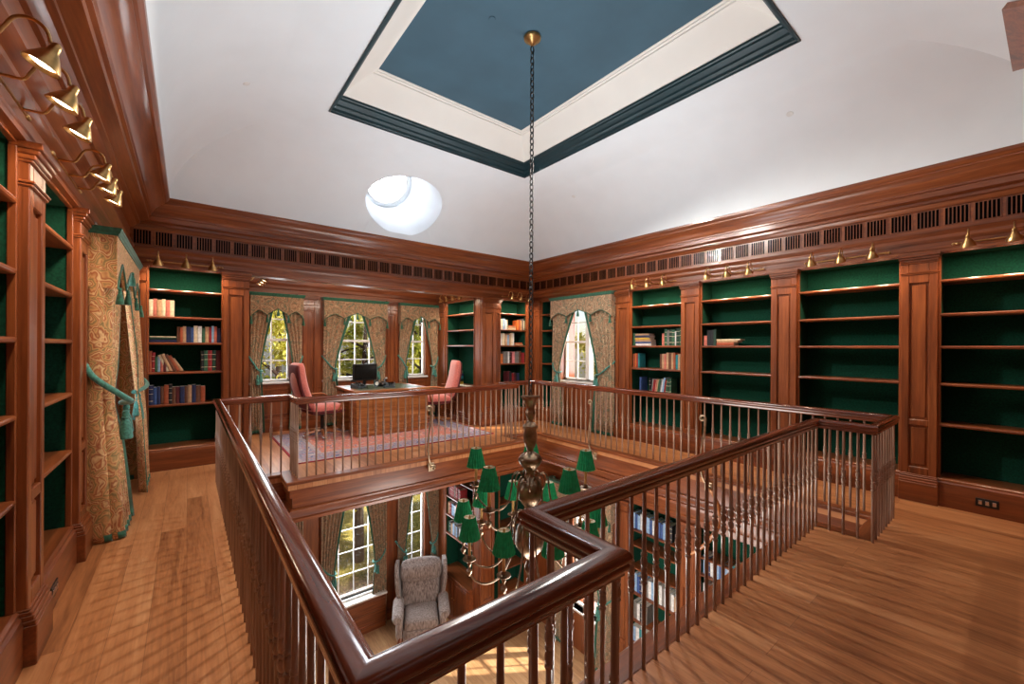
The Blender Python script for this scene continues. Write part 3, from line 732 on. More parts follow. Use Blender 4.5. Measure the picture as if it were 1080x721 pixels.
def arm_set(n, a0, rad, dz, path, name):
    for k in range(n):
        a = R(a0+360*k/n); M_ = Matrix.Rotation(a, 4, 'Z')
        pts_ = smooth_path([(r, 0, cz(z)) for r, z in path], 6)
        arm = MB().tube(pts_, .0095, 8).xf(M_).build(name, 'old_brass', ch, ang=60)
        c = M_ @ Vector((rad, 0, 0))
        # turned drop under the dish, dish, candle sleeve, bulb, shade
        d = [(.004, dz-.155), (.012, dz-.14), (.026, dz-.12), (.028, dz-.10), (.012, dz-.085), (.01, dz-.06), (.018, dz-.045), (.022, dz-.03), (.012, dz-.015), (.03, dz-.01), (.062, dz+.006), (.064, dz+.012), (.03, dz+.008), (.022, dz+.012), (.024, dz+.035), (.018, dz+.045)]
        MB().lathe([(r, cz(z)) for r, z in d], 14, (c.x, c.y, 0)).build('drip_dish', 'old_brass', arm, ang=50)
        MB().lathe([(.0145, cz(dz+.04)), (.0145, cz(dz+.22)), (.010, cz(dz+.225)), (.010, cz(dz+.25))], 10, (c.x, c.y, 0)).build('candle_sleeve', 'candle', arm)
        sh = MB(); z0, z1 = cz(dz+.205), cz(dz+.405)
        sh.lathe([(.100, z0), (.097, z0+.004), (.054, z1)], 44, (c.x, c.y, 0), cap=False, ripple=(.05, 0))
        sh.lathe([(.095, z0+.003), (.0500, z1-.001)], 44, (c.x, c.y, 0), cap=False, ripple=(.05, 0), mi=1)
        so = sh.build('shade', ['shade_green', 'paper'], arm, ang=0)
        fr_ = MB()
        for q in range(3):
            e = 2*math.pi*q/3; fr_.tube([(c.x, c.y, z1-.004), (c.x+.05*math.cos(e), c.y+.05*math.sin(e), z1-.004)], .003, 5)
        fr_.lathe([(.002, z1-.03), (.012, z1-.02), (.012, z1-.004), (.004, z1+.012)], 8, (c.x, c.y, 0)); fr_.tube([(c.x, c.y, cz(dz+.25)), (c.x, c.y, z1-.01)], .004, 5)
        fr_.build('shade_carrier', 'brass', arm)
arm_set(5, 48, .62, .10, [(.05, .20), (.085, .27), (.14, .30), (.19, .25), (.205, .13), (.24, -.02), (.33, -.12), (.46, -.13), (.57, -.06), (.615, .01), (.62, .07)], 'upper_arm')
arm_set(10, 30, .69, -.40, [(.04, -.16), (.09, -.11), (.15, -.12), (.185, -.2), (.2, -.36), (.25, -.53), (.36, -.66), (.5, -.68), (.62, -.62), (.68, -.53), (.69, -.43)], 'lower_arm')
cu = MB()
for k in range(5):
    a = R(12+72*k)
    cu.tube(smooth_path([(.05*math.cos(a), .05*math.sin(a), cz(.3)), (.12*math.cos(a), .12*math.sin(a), cz(.31)), (.16*math.cos(a), .16*math.sin(a), cz(.22)), (.12*math.cos(a), .12*math.sin(a), cz(.15)), (.09*math.cos(a), .09*math.sin(a), cz(.2))], 5), .008, 6)
cu.build('scroll', 'old_brass', ch, ang=60)

# ------------------------------------------------------------------ brass picture lights
def picture_light(label, loc, rz, xs, z=2.66, reach=.2, w=None):
    """bar on the architrave with gooseneck heads; local y points into the wall"""
    t = thing('picture_light', label, 'picture light', loc, rz, 'brass picture lights under the cornice')
    x0, x1 = min(xs)-.09, max(xs)+.09
    mb = MB(); mb.tube([(x0, -.055, z), (x1, -.055, z)], .0075, 8)
    for x in (x0, x1): mb.lathe([(.002, -.02), (.011, -.014), (.013, 0), (.008, .012), (.003, .02)], 10).xf(Matrix.Identity(4)) if False else None
    mb.build('bar', 'brass', t)
    for x in (x0+.015, x1-.015):
        MB().lathe([(.028, 0), (.028, .006), (.014, .012), (.009, .05), (.006, .055)], 12).xf(Matrix.Translation((x, 0, z)) @ Matrix.Rotation(R(90), 4, 'X')).build('bracket', 'brass', t)
        m2 = MB(); m2.lathe([(.003, -.03), (.011, -.022), (.013, -.012), (.009, 0), (.013, .012), (.011, .022), (.003, .03)], 10); m2.xf(Matrix.Translation((x-.02 if x < 0 else x+.02, -.055, z)) @ Matrix.Rotation(R(90), 4, 'Y')); m2.build('finial', 'brass', t)
    for x in xs:
        p = smooth_path([(x, -.055, z), (x, -.09, z), (x, -.13, z+.005), (x, -.15, z+.04), (x, -.175, z+.085), (x, -.215, z+.098), (x, -.25, z+.075), (x, -.262, z+.03)], 6)
        arm = MB().tube(p, .0065, 8).build('gooseneck', 'brass', t, ang=60)
        H = MB().lathe([(.006, .05), (.013, .045), (.016, .03), (.018, .012), (.026, 0), (.05, -.045), (.055, -.06), (.051, -.06), (.046, -.044), (.02, -.004)], 16, cap=False)
        M_ = Matrix.Translation((x, -.262, z-.012)) @ Matrix.Rotation(R(24), 4, 'X')
        hd = H.xf(M_).build('lamp_shade', 'brass', arm, ang=50)
        MB().lathe([(.002, -.052), (.030, -.050), (.038, -.046), (.03, -.03), (.004, -.02)], 12).xf(M_).build('bulb', 'bulb', arm)
        li = bpy.data.lights.new('picture_lamp', 'SPOT'); li.energy = PICW; li.color = (1, .78, .55); li.spot_size = R(150); li.spot_blend = .9; li.shadow_soft_size = .04
        lo = bpy.data.objects.new('picture_lamp', li); COL.objects.link(lo); lo.parent = arm
        lo.matrix_local = M_ @ Matrix.Translation((0, 0, -.075))
    return t
PICW = 15.0
for (a, nm) in (((-.41+.589)/2, 'over the empty bookcase at the right edge'), ((.863+1.833)/2, 'over the wide empty bookcase, second from the right edge'), ((2.113+3.092)/2, 'over the bookcase with one short row of books'), ((3.38+4.335)/2, 'over the bookcase beside the right wall window')):
    picture_light('brass picture light with three heads '+nm, wall_pos('right', a), ROT['right'], (-.28, 0, .28))
picture_light('brass picture light with three heads over the left bookshelves of the back wall', wall_pos('back', -.05), 0, (-.24, .03, .30))
picture_light('brass picture light over the far back corner bookcase', wall_pos('back', 5.487), 0, (-.24, 0, .24))
picture_light('brass picture light on the bay side wall above its bookcase', (AR, 7.72, 0), ROT['right'], (-.4, -.14, .14, .4))
picture_light('brass picture light on the left side wall of the bay', (AL, 7.55, 0), ROT['left'], (-.25, 0, .25))
picture_light('large brass picture light nearest the camera at the top left', wall_pos('left', 2.6), ROT['left'], (-.32, 0, .32), z=2.70)
picture_light('smaller looking brass picture light over the second left wall bookcase', wall_pos('left', 3.86), ROT['left'], (-.28, 0, .28), z=2.70)

# ------------------------------------------------------------------ windows
def window(n, label, loc, rz, w, h, cols, rows, rail=None, mat_='win_frame', sill=True, deep=.05, mu=.011):
    """opening w x h with its foot centre at loc; local y into the wall"""
    mb = MB(); e = .045; hw = w/2
    for b in ((-hw, -hw+e, 0, h), (hw-e, hw, 0, h), (-hw, hw, 0, e), (-hw, hw, h-e, h)): mb.box(b[0], b[1], deep, deep+.06, b[2], b[3], .006)
    if rail: mb.box(-hw+e, hw-e, deep+.005, deep+.05, rail-.022, rail+.022, .005)
    o = mb.build('window_%d' % n, mat_, None, loc, (0, 0, rz)); struct(o)
    mb = MB()
    for i in range(1, cols): x = -hw+w*i/cols; mb.box(x-mu, x+mu, deep+.012, deep+.045, e, h-e, .004)
    for j in range(1, rows):
        zz = h*j/rows
        if rail and abs(zz-rail) < .04: continue
        mb.box(-hw+e, hw-e, deep+.013, deep+.044, zz-mu, zz+mu, .004)
    mb.build('muntins', mat_, o)
    MB().box(-hw+e, hw-e, deep+.026, deep+.03, e, h-e).build('glass', 'glass', o, ang=0)
    if sill: MB().box(-hw-.05, hw+.05, -.045, deep+.02, -.04, .0, .008).build('window_sill', mat_, o)
    # casing on the face of the wall
    mb = MB()
    for b in ((-hw-.07, -hw+.0, -.0, h+.07), (hw, hw+.07, 0, h+.07), (-hw, hw, h, h+.07)): mb.box(b[0], b[1], -.016, .004, b[2], b[3], .005)
    mb.build('casing', 'mah_z', o)
    return o
hU = UZ[1]-UZ[0]; hL = LZ[1]-LZ[0]
for i, (a, b) in enumerate(WX):
    window(2+i, '', ((a+b)/2, YW, UZ[0]), 0, b-a, hU, 4 if i == 1 else 2, 4, hU/2)
    window(7+i, '', ((a+b)/2, YW, LZ[0]), 0, b-a, hL, 4 if i == 1 else 2, 5, None, mu=.008)
def double_window(n, loc, rz, w, h):
    o = window(n, '', loc, rz, w, h, 4, 4, h/2, 'trim_white', deep=.12)
    MB().box(-.05, .05, .06, .20, .04, h-.04, .01).build('mullion', 'trim_white', o); return o
double_window(5, (XR+.04, 5.42, UZ[0]), ROT['right'], 1.32, hU)
double_window(10, (XR+.04, 5.42, LZ[0]), ROT['right'], 1.32, hL)
window(6, '', (XL-.04, 5.575, UZ[0]), ROT['left'], 1.45, hU, 4, 4, hU/2)

# ------------------------------------------------------------------ curtains (local: x along wall, y into wall)
def sheet(name, fn, u0, u1, v0, v1, nu, nv, mat_, parent, th=.006, ang=60):
    mb = MB(); vs = []
    for j in range(nv+1):
        for i in range(nu+1): vs.append(fn(u0+(u1-u0)*i/nu, v0+(v1-v0)*j/nv))
    mb.add(vs, [[j*(nu+1)+i, j*(nu+1)+i+1, (j+1)*(nu+1)+i+1, (j+1)*(nu+1)+i] for j in range(nv) for i in range(nu)])
    o = mb.build(name, mat_, parent, ang=ang)
    md = o.modifiers.new('thickness', 'SOLIDIFY'); md.thickness = th; md.offset = 0
    return o
def tassel(mb, p, s=1.0):
    mb.lathe([(.004*s, .0), (.012*s, -.006*s), (.016*s, -.02*s), (.012*s, -.034*s), (.018*s, -.04*s), (.013*s, -.05*s), (.022*s, -.075*s), (.032*s, -.15*s), (.03*s, -.155*s), (.004*s, -.15*s)], 10, p)
def curtain(label, loc, rz, xo, xi, xt, ztop, ztie, zbot, fab, nf=7, y0=-.07, amp=.035, group=None, trim='trim_green', tie='tassel_teal', hang=True, tasz=1.0, flare=.45, ret=0, ys=None):
    t = thing('curtain', label, 'curtain', loc, rz, group); sgn = 1 if xi > xo else -1
    def edge(z):
        if z >= ztie:
            k = (z-ztie)/(ztop-ztie); return xt+(xi-xt)*(k**1.25)
        k = (ztie-z)/(ztie-zbot); return xt+(xi-xt)*flare*(k**.8)*.6
    def fn(u, v, off=0):
        z = ztop+(zbot-ztop)*v; x1 = edge(z)
        g = math.exp(-((z-ztie)/.22)**2)
        uu = max(0, (u-ret)/(1-ret)); x = xo+(x1-xo)*uu; a = amp*(1-.45*g)
        yb = y0
        if ys: k_ = (z-ztie)/(ztop-ztie) if z > ztie else (ztie-z)/(ztie-zbot); yb = ys[1]+((ys[0] if z > ztie else ys[2])-ys[1])*k_
        y = yb-a*(.5+.5*math.sin(2*math.pi*nf*u+1.2*v))-.028*g*math.sin(math.pi*u)-off
        if u > .9: y -= .01
        if ret and u < ret: y = -.006+(y+.006)*(u/ret)**.8; x += .012*sgn*math.sin(9*u/ret)
        return (x, y, z)
    sheet('fabric', lambda u, v: fn(u, v), 0, 1, 0, 1, nf*9, 34, fab, t)
    sheet('edge_trim', lambda u, v: fn(u, v, .007), .90, 1.0, 0, 1, 3, 34, trim, t)
    sheet('hem_trim', lambda u, v: fn(u, v, .006), 0, 1, 1-.055/(ztop-zbot), 1, nf*9, 2, trim, t)
    if hang:
        hk = (xo-sgn*.03, -.025, ztie+.24)
        p = smooth_path([hk, (xo+(xt-xo)*.2, y0-.06, ztie+.12), (xo+(xt-xo)*.65, y0-.085, ztie+.0), (xt+sgn*.015, y0-.05, ztie-.03), (xt+sgn*.012, y0+.02, ztie-.01)], 6)
        if ret > .2: p = smooth_path([(xo-sgn*.035, -.02, ztie+.36), (xo-sgn*.04, y0*.6, ztie+.22), (xo-sgn*.03, y0-.11, ztie+.06), (xo+(xt-xo)*.4, y0-.14, ztie+.0), (xt+sgn*.015, y0-.06, ztie-.03)], 6)
        tb = MB().tube(p, .016*(1.4 if ret > .2 else 1), 8).build('tieback', tie, t, ang=60)
        for q in ((xt-sgn*.01, y0-.095, ztie-.04), (xt-sgn*.055, y0-.095, ztie-.09)):
            ts_ = MB(); tassel(ts_, q, 1.15*tasz); ts_.build('tassel', tie, tb)
    return t
def valance(label, loc, rz, w, ztop, dep=.15, fab='paisley_small', drop=(.40, .27, .36, .24), tas=True, group=None):
    t = thing('valance', label, 'valance', loc, rz, group); h = w/2
    D = [drop[0], drop[1], drop[2], drop[3], drop[2], drop[1], drop[0]]; X = [0, .15, .3, .5, .7, .85, 1]
    low = []
    for i in range(6):
        for k in range(6):
            s_ = k/6; e = (1-math.cos(math.pi*s_))/2 if i in (0, 2, 4) and False else s_
            d = D[i]+(D[i+1]-D[i])*(e**.75 if D[i+1] < D[i] else 1-(1-e)**.75); low.append((-h+w*(X[i]+(X[i+1]-X[i])*s_), ztop-.05-d+.0))
    low.append((h, ztop-.05-D[-1]))
    poly = [(-h, ztop-.045)]+low+[(h, ztop-.045)]
    mb = MB(); mb.prism(poly[::-1], -dep, -dep+.022, lambda p: (p[0], p[2], p[1]))
    for x in (-h, h-.02): mb.box(x, x+.02, -dep+.022, -.003, ztop-.05-D[0], ztop-.045)
    mb.build('lambrequin', fab, t, ang=0)
    mb = MB(); mb.sweep([(h, 0), (h, -dep), (-h, -dep), (-h, 0)][::-1] if False else [(-h, -.003), (-h, -dep), (h, -dep), (h, -.003)], [(0, ztop-.06), (-.006, ztop-.06), (-.01, ztop-.045), (-.02, ztop-.035), (-.024, ztop-.02), (-.03, ztop-.012), (-.03, ztop), (.06, ztop), (.06, ztop-.06)], closeprof=True)
    mb.build('cornice_strip', 'trim_green', t, ang=25)
    tr = MB(); tr.tube([(x, -dep-.006, z) for x, z in low], .007, 6); tr.build('cord_trim', 'trim_green', t)
    if tas:
        for f, d in ((0.01, D[0]), (.3, D[2]), (.5, D[3]), (.7, D[2]), (.99, D[0])):
            ts_ = MB(); tassel(ts_, (-h+w*f, -dep-.016, ztop-.05-d+.012), .9); ts_.build('tassel', 'trim_green', t)
    return t
VZ = 2.565
VW = [(1.30, .86, 'left bay window'), (2.735, 1.28, 'middle bay window'), (4.16, .96, 'right bay window')]
for xc, w, nm in VW:
    valance('green-topped tapestry valance with pointed edge over the '+nm, (xc, YW, 0), 0, w, VZ, .16)
    h = w/2; big = w > 1
    for sg, sd in ((-1, 'left'), (1, 'right')):
        xo = sg*(h-.02); xi = sg*(.02 if big else .015); xt = sg*(h-(.24 if big else .17))
        if nm == 'right bay window' and sg < 0: xt = sg*(h-.15)
        curtain('patterned green-edged curtain tied back on the %s of the %s' % (sd, nm), (xc, YW, 0), 0, xo, xi, xt, VZ-.08, 1.17, .02, 'paisley_small', nf=5, y0=-.075, amp=.035, ret=.1)
# right wall window
valance('green-topped tapestry valance over the right wall window', (XR, 5.42, 0), ROT['right'], 1.56, 2.62, .16)
for sg, sd, xt in ((-1, 'left', -.56), (1, 'right', .42)):
    curtain('full length patterned curtain tied back on the %s of the right wall window' % sd, (XR, 5.42, 0), ROT['right'], sg*.76, sg*.03, xt, 2.53, 1.12, .015, 'paisley_small', nf=7, y0=-.08, amp=.05, ret=.12)
# left wall window
valance('gold paisley box valance over the left wall window', (XL, 5.60, 0), ROT['left'], 1.96, 2.55, .215, 'paisley', (.44, .20, .40, .18))
for sg, sd, xt in ((-1, 'nearest the camera', -.62), (1, 'in the far left corner', .46)):
    curtain('gold paisley floor length curtain of the left window, the one '+sd, (XL, 5.60, 0), ROT['left'], sg*.97, sg*.05, xt, 2.46, 1.12, .012, 'paisley', nf=6, y0=-.15, amp=.07, flare=.6, tasz=1.4, ret=.3, ys=((-.11, -.12, -.20) if sg < 0 else (-.12, -.20, -.25)))
# storey below
for xc, w, nm in VW:
    h = w/2; big = w > 1
    for sg, sd in ((-1, 'left'), (1, 'right')):
        xo = sg*(h+.02); xi = sg*(.10 if big else .06); xt = sg*(h-(.24 if big else .16))
        curtain('lower storey patterned curtain with teal tassel on the %s side below the %s' % (sd, nm), (xc, YW, LF), 0, xo, xi, xt, 3.25, 1.45, .01, 'paisley_small', nf=6, y0=-.07, amp=.05)
for sg, sd, xt in ((-1, 'far', -.5), (1, 'near', .5)):
    curtain('lower storey patterned curtain at the %s side of the lower right window' % sd, (XR, 5.42, LF), ROT['right'], sg*.80, sg*.05, xt, 3.25, 1.3, .01, 'paisley_small', nf=7, y0=-.08, amp=.05)
valance('lower storey tapestry valance over the lower right window', (XR, 5.42, LF), ROT['right'], 1.62, 3.3, .18)
# window seat boards below the lower windows
for (a, b), nm in zip(WX, ('left', 'middle', 'right')):
    tt = thing('window_seat', 'mahogany seat board with panelled front below the lower %s window' % nm, 'window seat', ((a+b)/2, YW, LF)); w = (b-a)/2+.02
    MB().box(-w, w, -.2, -.001, .70, .74, .008).build('seat_board', 'trim_white', tt)
    m2 = MB(); m2.box(-w+.02, w-.02, -.16, -.03, 0, .70, .004)
    for q in (.12, .40, .62): m2.box(-w+.02, w-.02, -.175, -.155, q, q+.04, .008)
    m2.build('front_panel', 'mah_x', tt)
# ------------------------------------------------------------------ books: every one an object
ORD = ['first', 'second', 'third', 'fourth', 'fifth', 'sixth', 'seventh', 'eighth', 'ninth', 'tenth', 'eleventh', 'twelfth', 'thirteenth', 'fourteenth', 'fifteenth', 'sixteenth', 'seventeenth', 'eighteenth', 'nineteenth', 'twentieth']
def book_mesh(w, h, d, c, bands=False, band='cream'):
    """spine toward -y, foot at z 0, left edge at x 0"""
    mb = MB(); e = .0025
    mb.box(0, e, .002, d, 0, h); mb.box(w-e, w, .002, d, 0, h)
    n = 6; pr = [(w/2-w/2*math.cos(math.pi*k/n), .004-.006*math.sin(math.pi*k/n)) for k in range(n+1)]+[(w, .008), (0, .008)]
    mb.prism(pr, 0, h)
    mb.box(e, w-e, .008, d-.006, .004, h-.004, 0, 1)
    if bands:
        for q in (.18, .55, .8): mb.prism([(x-(.0004 if x < w/2 else -.0004), y-.0006) for x, y in pr[:n+1]]+[(w, .006), (0, .006)], h*q, h*q+.006, mi=2)
    return mb.mesh('book', ['book_'+c, 'paper', 'book_'+band], 0)
NB = 0
def shelf_row(bc, where, z, items, x0, lean=0, gap=.001, y=.035, upright_from=None):
    """items: (colour, width, height) standing from x0 rightwards on the shelf of bookcase bc"""
    M_ = Matrix.Translation(bc.location) @ Matrix.Rotation(bc.rotation_euler.z, 4, 'Z'); x = x0
    seen = {}
    for k, it in enumerate(items):
        c, w, h = it[:3]; d = min(.22, h*.72); ln = it[3] if len(it) > 3 else 0
        o = bpy.data.objects.new('book', book_mesh(w, h, d, c, h > .24 and c in ('green', 'black', 'navy', 'dark green', 'red'))); COL.objects.link(o)
        a = R(ln)
        o.matrix_world = Matrix.Translation(M_ @ Vector((x, y+rnd.uniform(0, .015), z+.0012+max(0, w*math.sin(-a))))) @ Matrix.Rotation(bc.rotation_euler.z-0, 4, 'Z') @ Matrix.Rotation(-a, 4, 'Y')
        tag(o, '%s book%s, %s from left %s' % (c, ' leaning' if ln else '', ORD[k], where), 'book', 'books '+where)
        x += (w/math.cos(a)+gap) if ln else w+gap
    return x
def auto_row(bc, where, z, x0, x1, cols, h0, h1, w0=.022, w1=.045):
    n = len(cols); ws = [rnd.uniform(w0, w1) for _ in range(n)]; s = (x1-x0-.001*n)/sum(ws)
    shelf_row(bc, where, z, [(c, w*s, rnd.uniform(h0, h1)) for c, w in zip(cols, ws)], x0)
def flat_stack(bc, where, z, items, x0, name='book'):
    """items bottom up: (colour, length, thickness)"""
    M_ = Matrix.Translation(bc.location) @ Matrix.Rotation(bc.rotation_euler.z, 4, 'Z'); zz = z+.0012
    for k, (c, L, th) in enumerate(items):
        o = bpy.data.objects.new('book', book_mesh(th, L, .17, c)); COL.objects.link(o)
        # lay the book on its side: spine to the front
        o.matrix_world = Matrix.Translation(M_ @ Vector((x0+rnd.uniform(0, .008), .035+rnd.uniform(0, .02), zz+th))) @ Matrix.Rotation(bc.rotation_euler.z, 4, 'Z') @ Matrix.Rotation(R(90), 4, 'Y')
        tag(o, '%s flat book, %s up in the stack %s' % (c, ORD[k], where), 'book', 'flat books '+where); zz += th+.0008
S1, S2, S3, S4, S5 = SHZ
b = BC['bl']
w_ = 'on highest book shelf left of bay'
auto_row(b, w_, S2, -.378, -.128, 'cream salmon tan cream salmon cream'.split(), .21, .235, .03, .045)
w_ = 'on second book shelf left of bay'
flat_stack(b, w_, S3, [('navy', .27, .035), ('dark green', .27, .028), ('cream', .26, .012)], -.378)
auto_row(b, w_, S3, -.10, .372, ['brown', 'rust', 'tan', 'navy', 'blue', 'cream', 'white', 'green', 'tan', 'red', 'pale blue', 'salmon', 'navy'], .185, .235)
w_ = 'on third book shelf left of bay'
shelf_row(b, w_, S4, [('rust', .03, .27), ('red', .03, .25), ('green', .025, .2), ('pale blue', .025, .2), ('salmon', .03, .22), ('maroon', .03, .21), ('cream', .028, .23, 22), ('tan', .034, .24, 22), ('brown', .034, .235, 24), ('rust', .034, .225, 26), ('tan', .028, .19, 30)], -.378)
shelf_row(b, w_.replace('on third book shelf', 'in right group, third book shelf'), S4, [('black', .032, .27), ('green', .042, .275), ('red', .044, .275), ('dark green', .044, .275), ('maroon', .05, .275)], .152)
w_ = 'on lowest book shelf left of bay'
auto_row(b, w_, S5, -.372, .20, ['navy', 'blue', 'navy', 'brown', 'rust', 'black', 'brown', 'maroon', 'navy', 'brown', 'tan', 'navy', 'brown', 'rust'], .21, .25, .03, .05)
b = BC['br']
w_ = 'on highest shelf in far back corner'
auto_row(b, w_, S2, -.35, -.12, ['white', 'cream', 'pale blue', 'white', 'cream'], .21, .27)
flat_stack(b, w_, S2, [('cream', .2, .03), ('tan', .2, .035), ('rust', .18, .03)], -.11)
auto_row(b, w_+', right group', S2, .12, .35, ['orange', 'rust', 'tan', 'grey', 'cream'], .2, .26)
w_ = 'on second shelf in far back corner'
auto_row(b, w_, S3, -.35, .05, ['brown', 'white', 'cream', 'tan', 'pale blue', 'tan', 'cream', 'white'], .21, .27)
flat_stack(b, w_, S3, [('tan', .22, .03), ('rust', .21, .03)], .08)
w_ = 'on third shelf in far back corner'
auto_row(b, w_, S4, -.35, .35, ['red', 'orange', 'grey', 'grey', 'white', 'black', 'maroon', 'pink', 'pink', 'grey', 'grey', 'brown', 'red', 'red'], .2, .26)
w_ = 'on lowest shelf in far back corner'
auto_row(b, w_, S5, -.1, .2, ['maroon', 'black', 'red', 'maroon', 'black', 'navy'], .18, .25)
b = BC[3.38]
w_ = 'on upper book shelf beside right window'
shelf_row(b, w_, S3, [('green', .03, .22)], -.455)
flat_stack(b, w_, S3, [('white', .3, .035), ('blue', .3, .032), ('tan', .3, .035), ('yellow', .28, .03), ('navy', .29, .04), ('tan', .27, .03)], -.42)
shelf_row(b, w_+', right group', S3, [('salmon', .04, .2), ('green', .045, .27), ('grey', .036, .25), ('dark green', .05, .27), ('green', .05, .26), ('white', .02, .23), ('dark green', .055, .28), ('green', .055, .29)], .10)
w_ = 'on middle book shelf beside right window'
shelf_row(b, w_, S4, [('rust', .036, .24), ('orange', .03, .25), ('red', .03, .23), ('teal', .03, .25)], -.455)
auto_row(b, w_+', right group', S4, .06, .455, ['brown', 'tan', 'salmon', 'tan', 'brown', 'tan', 'rust', 'teal', 'tan', 'brown'], .22, .27)
w_ = 'on lowest book shelf beside right window'
shelf_row(b, w_, S5, [('blue', .03, .26)], -.32)
shelf_row(b, w_+', right group', S5, [('black', .03, .25), ('grey', .028, .24, -8), ('red', .03, .23, -9), ('salmon', .028, .23, -9), ('tan', .028, .24, -9), ('green', .03, .24, -10), ('grey', .026, .23, -10), ('white', .02, .24, -10), ('pale blue', .034, .27, -9), ('red', .03, .24, -8), ('green', .034, .25, -6), ('dark green', .036, .25, -5), ('green', .036, .26)], -.14)
b = BC[2.11]
w_ = 'on short row right of chandelier chain'
shelf_row(b, w_, S3, [('salmon', .05, .15), ('black', .05, .235), ('black', .045, .23), ('dark green', .036, .24)], -.46)
flat_stack(b, w_, S3, [('rust', .24, .045), ('tan', .29, .03), ('cream', .33, .018)], -.27)
b = BC['bay']
w_ = 'on the bay cabinet counter'
zz = .766
for k, (c, nm, th) in enumerate((('yellow', 'lowest, yellow', .06), ('dark green', 'dark green, second from the bottom', .055), ('teal', 'teal, in the middle', .065), ('navy', 'navy blue, second from the top', .055), ('green', 'green, topmost', .06))):
    m_ = MB(); m_.box(-.15, .15, 0, .22, 0, th, .004); m_.box(-.152, .152, -.002, .222, th*.6, th, .003)
    o = m_.build('storage_box', 'book_'+c, None, b.matrix_basis @ Vector((-.38+.01*(k % 2), .02, zz)), b.rotation_euler); zz += th+.001
    tag(o, 'flat storage box on the bay counter, '+nm+' of the stack', 'box', 'coloured boxes on the bay counter')
# papers on the counter
for k, (x, ln) in enumerate(((-.0, 'left'), (.3, 'right'))):
    o = MB().box(x-.12, x+.14, -.08, .08, .7665, .776, .002).build('paper_stack', 'paper', None, b.location, b.rotation_euler); tag(o, 'white paper stack lying at the %s of the bay counter' % ln, 'papers')
b = BC['l1']
auto_row(b, 'on top row of lower blue bookcase', 2.86, -.455, .30, ['pale blue', 'blue', 'pale blue', 'white', 'blue', 'pale blue', 'blue', 'white', 'pale blue', 'blue', 'blue', 'pale blue', 'navy', 'black'], .24, .28, .035, .05)
auto_row(b, 'on middle row of lower blue bookcase', 1.77, -.455, .455, ['blue', 'pale blue', 'blue', 'navy', 'pale blue', 'grey', 'white', 'pale blue', 'white', 'green', 'white', 'grey', 'white', 'grey', 'white', 'tan', 'white'], .24, .33, .035, .05)
auto_row(b, 'on third row of lower blue bookcase', 1.30, -.42, -.15, ['grey', 'white', 'black', 'grey'], .28, .33)
auto_row(b, 'on bottom row of lower blue bookcase', .9, -.455, 0, ['pale blue', 'white', 'teal', 'white', 'grey', 'pale blue'], .24, .28)
b = BC['l2']
auto_row(b, 'on upper row below right gallery edge', 2.60, -.455, .46, ['pale blue', 'navy', 'white', 'pale blue', 'blue', 'pale blue', 'white', 'teal', 'white', 'blue', 'white', 'green', 'dark green', 'teal', 'black'], .24, .3, .04, .06)
auto_row(b, 'on second row below right gallery edge', 2.21, -.455, .3, ['white', 'salmon', 'pink', 'grey', 'salmon', 'white', 'red', 'pink', 'white', 'red', 'maroon'], .24, .3, .04, .06)
b = BC['lb']
auto_row(b, 'on top row of lower bay bookcase', 2.62, -.55, -.0, ['maroon', 'red', 'red', 'red', 'brown', 'red', 'maroon', 'red'], .24, .29, .04, .06)
auto_row(b, 'on middle row of lower bay bookcase', 2.2, -.55, .2, ['tan', 'red', 'pale blue', 'pale blue', 'white', 'salmon', 'pale blue', 'white', 'grey', 'pale blue', 'white'], .24, .3, .04, .06)
auto_row(b, 'on bottom row of lower bay bookcase', 1.78, -.55, .35, ['green', 'black', 'tan', 'pale blue', 'grey', 'pale blue', 'black', 'white', 'black', 'pale blue', 'white', 'pale blue', 'white'], .22, .29, .04, .06)
# ------------------------------------------------------------------ rug, desk, desk things, chairs
RG = (1.15, 4.44, 6.13, 8.35)
mb = MB(); bands = [(0, 0), (.035, 0), (.10, 1), (.36, 2), (.43, 1)]; x0, x1, y0, y1 = RG; T = .012
ins = [0, .03, .09, .36, .43]
for i in range(5):
    a = ins[i]
    if i == 4: mb.add([(x0+a, y0+a, T), (x1-a, y0+a, T), (x1-a, y1-a, T), (x0+a, y1-a, T)], [(0, 1, 2, 3)], 3); break
    b = ins[i+1]; o = [(x0+a, y0+a, T), (x1-a, y0+a, T), (x1-a, y1-a, T), (x0+a, y1-a, T)]; q = [(x0+b, y0+b, T), (x1-b, y0+b, T), (x1-b, y1-b, T), (x0+b, y1-b, T)]
    mb.add(o+q, [[k, (k+1) % 4, 4+(k+1) % 4, 4+k] for k in range(4)], [0, 1, 2, 1][i])
mb.add([(x0, y0, .001), (x1, y0, .001), (x1, y1, .001), (x0, y1, .001), (x0, y0, T), (x1, y0, T), (x1, y1, T), (x0, y1, T)], [(0, 1, 5, 4), (1, 2, 6, 5), (2, 3, 7, 6), (3, 0, 4, 7)], 0)
mb.v = [(x-(x0+x1)/2, y-(y0+y1)/2, z) for x, y, z in mb.v]
tag(mb.build('rug', ['rug_edge', 'rug_guard', 'rug_border', 'rug_field'], None, ((x0+x1)/2, (y0+y1)/2, 0), ang=0), 'oriental rug with red edge and blue border lying under the desk', 'rug')

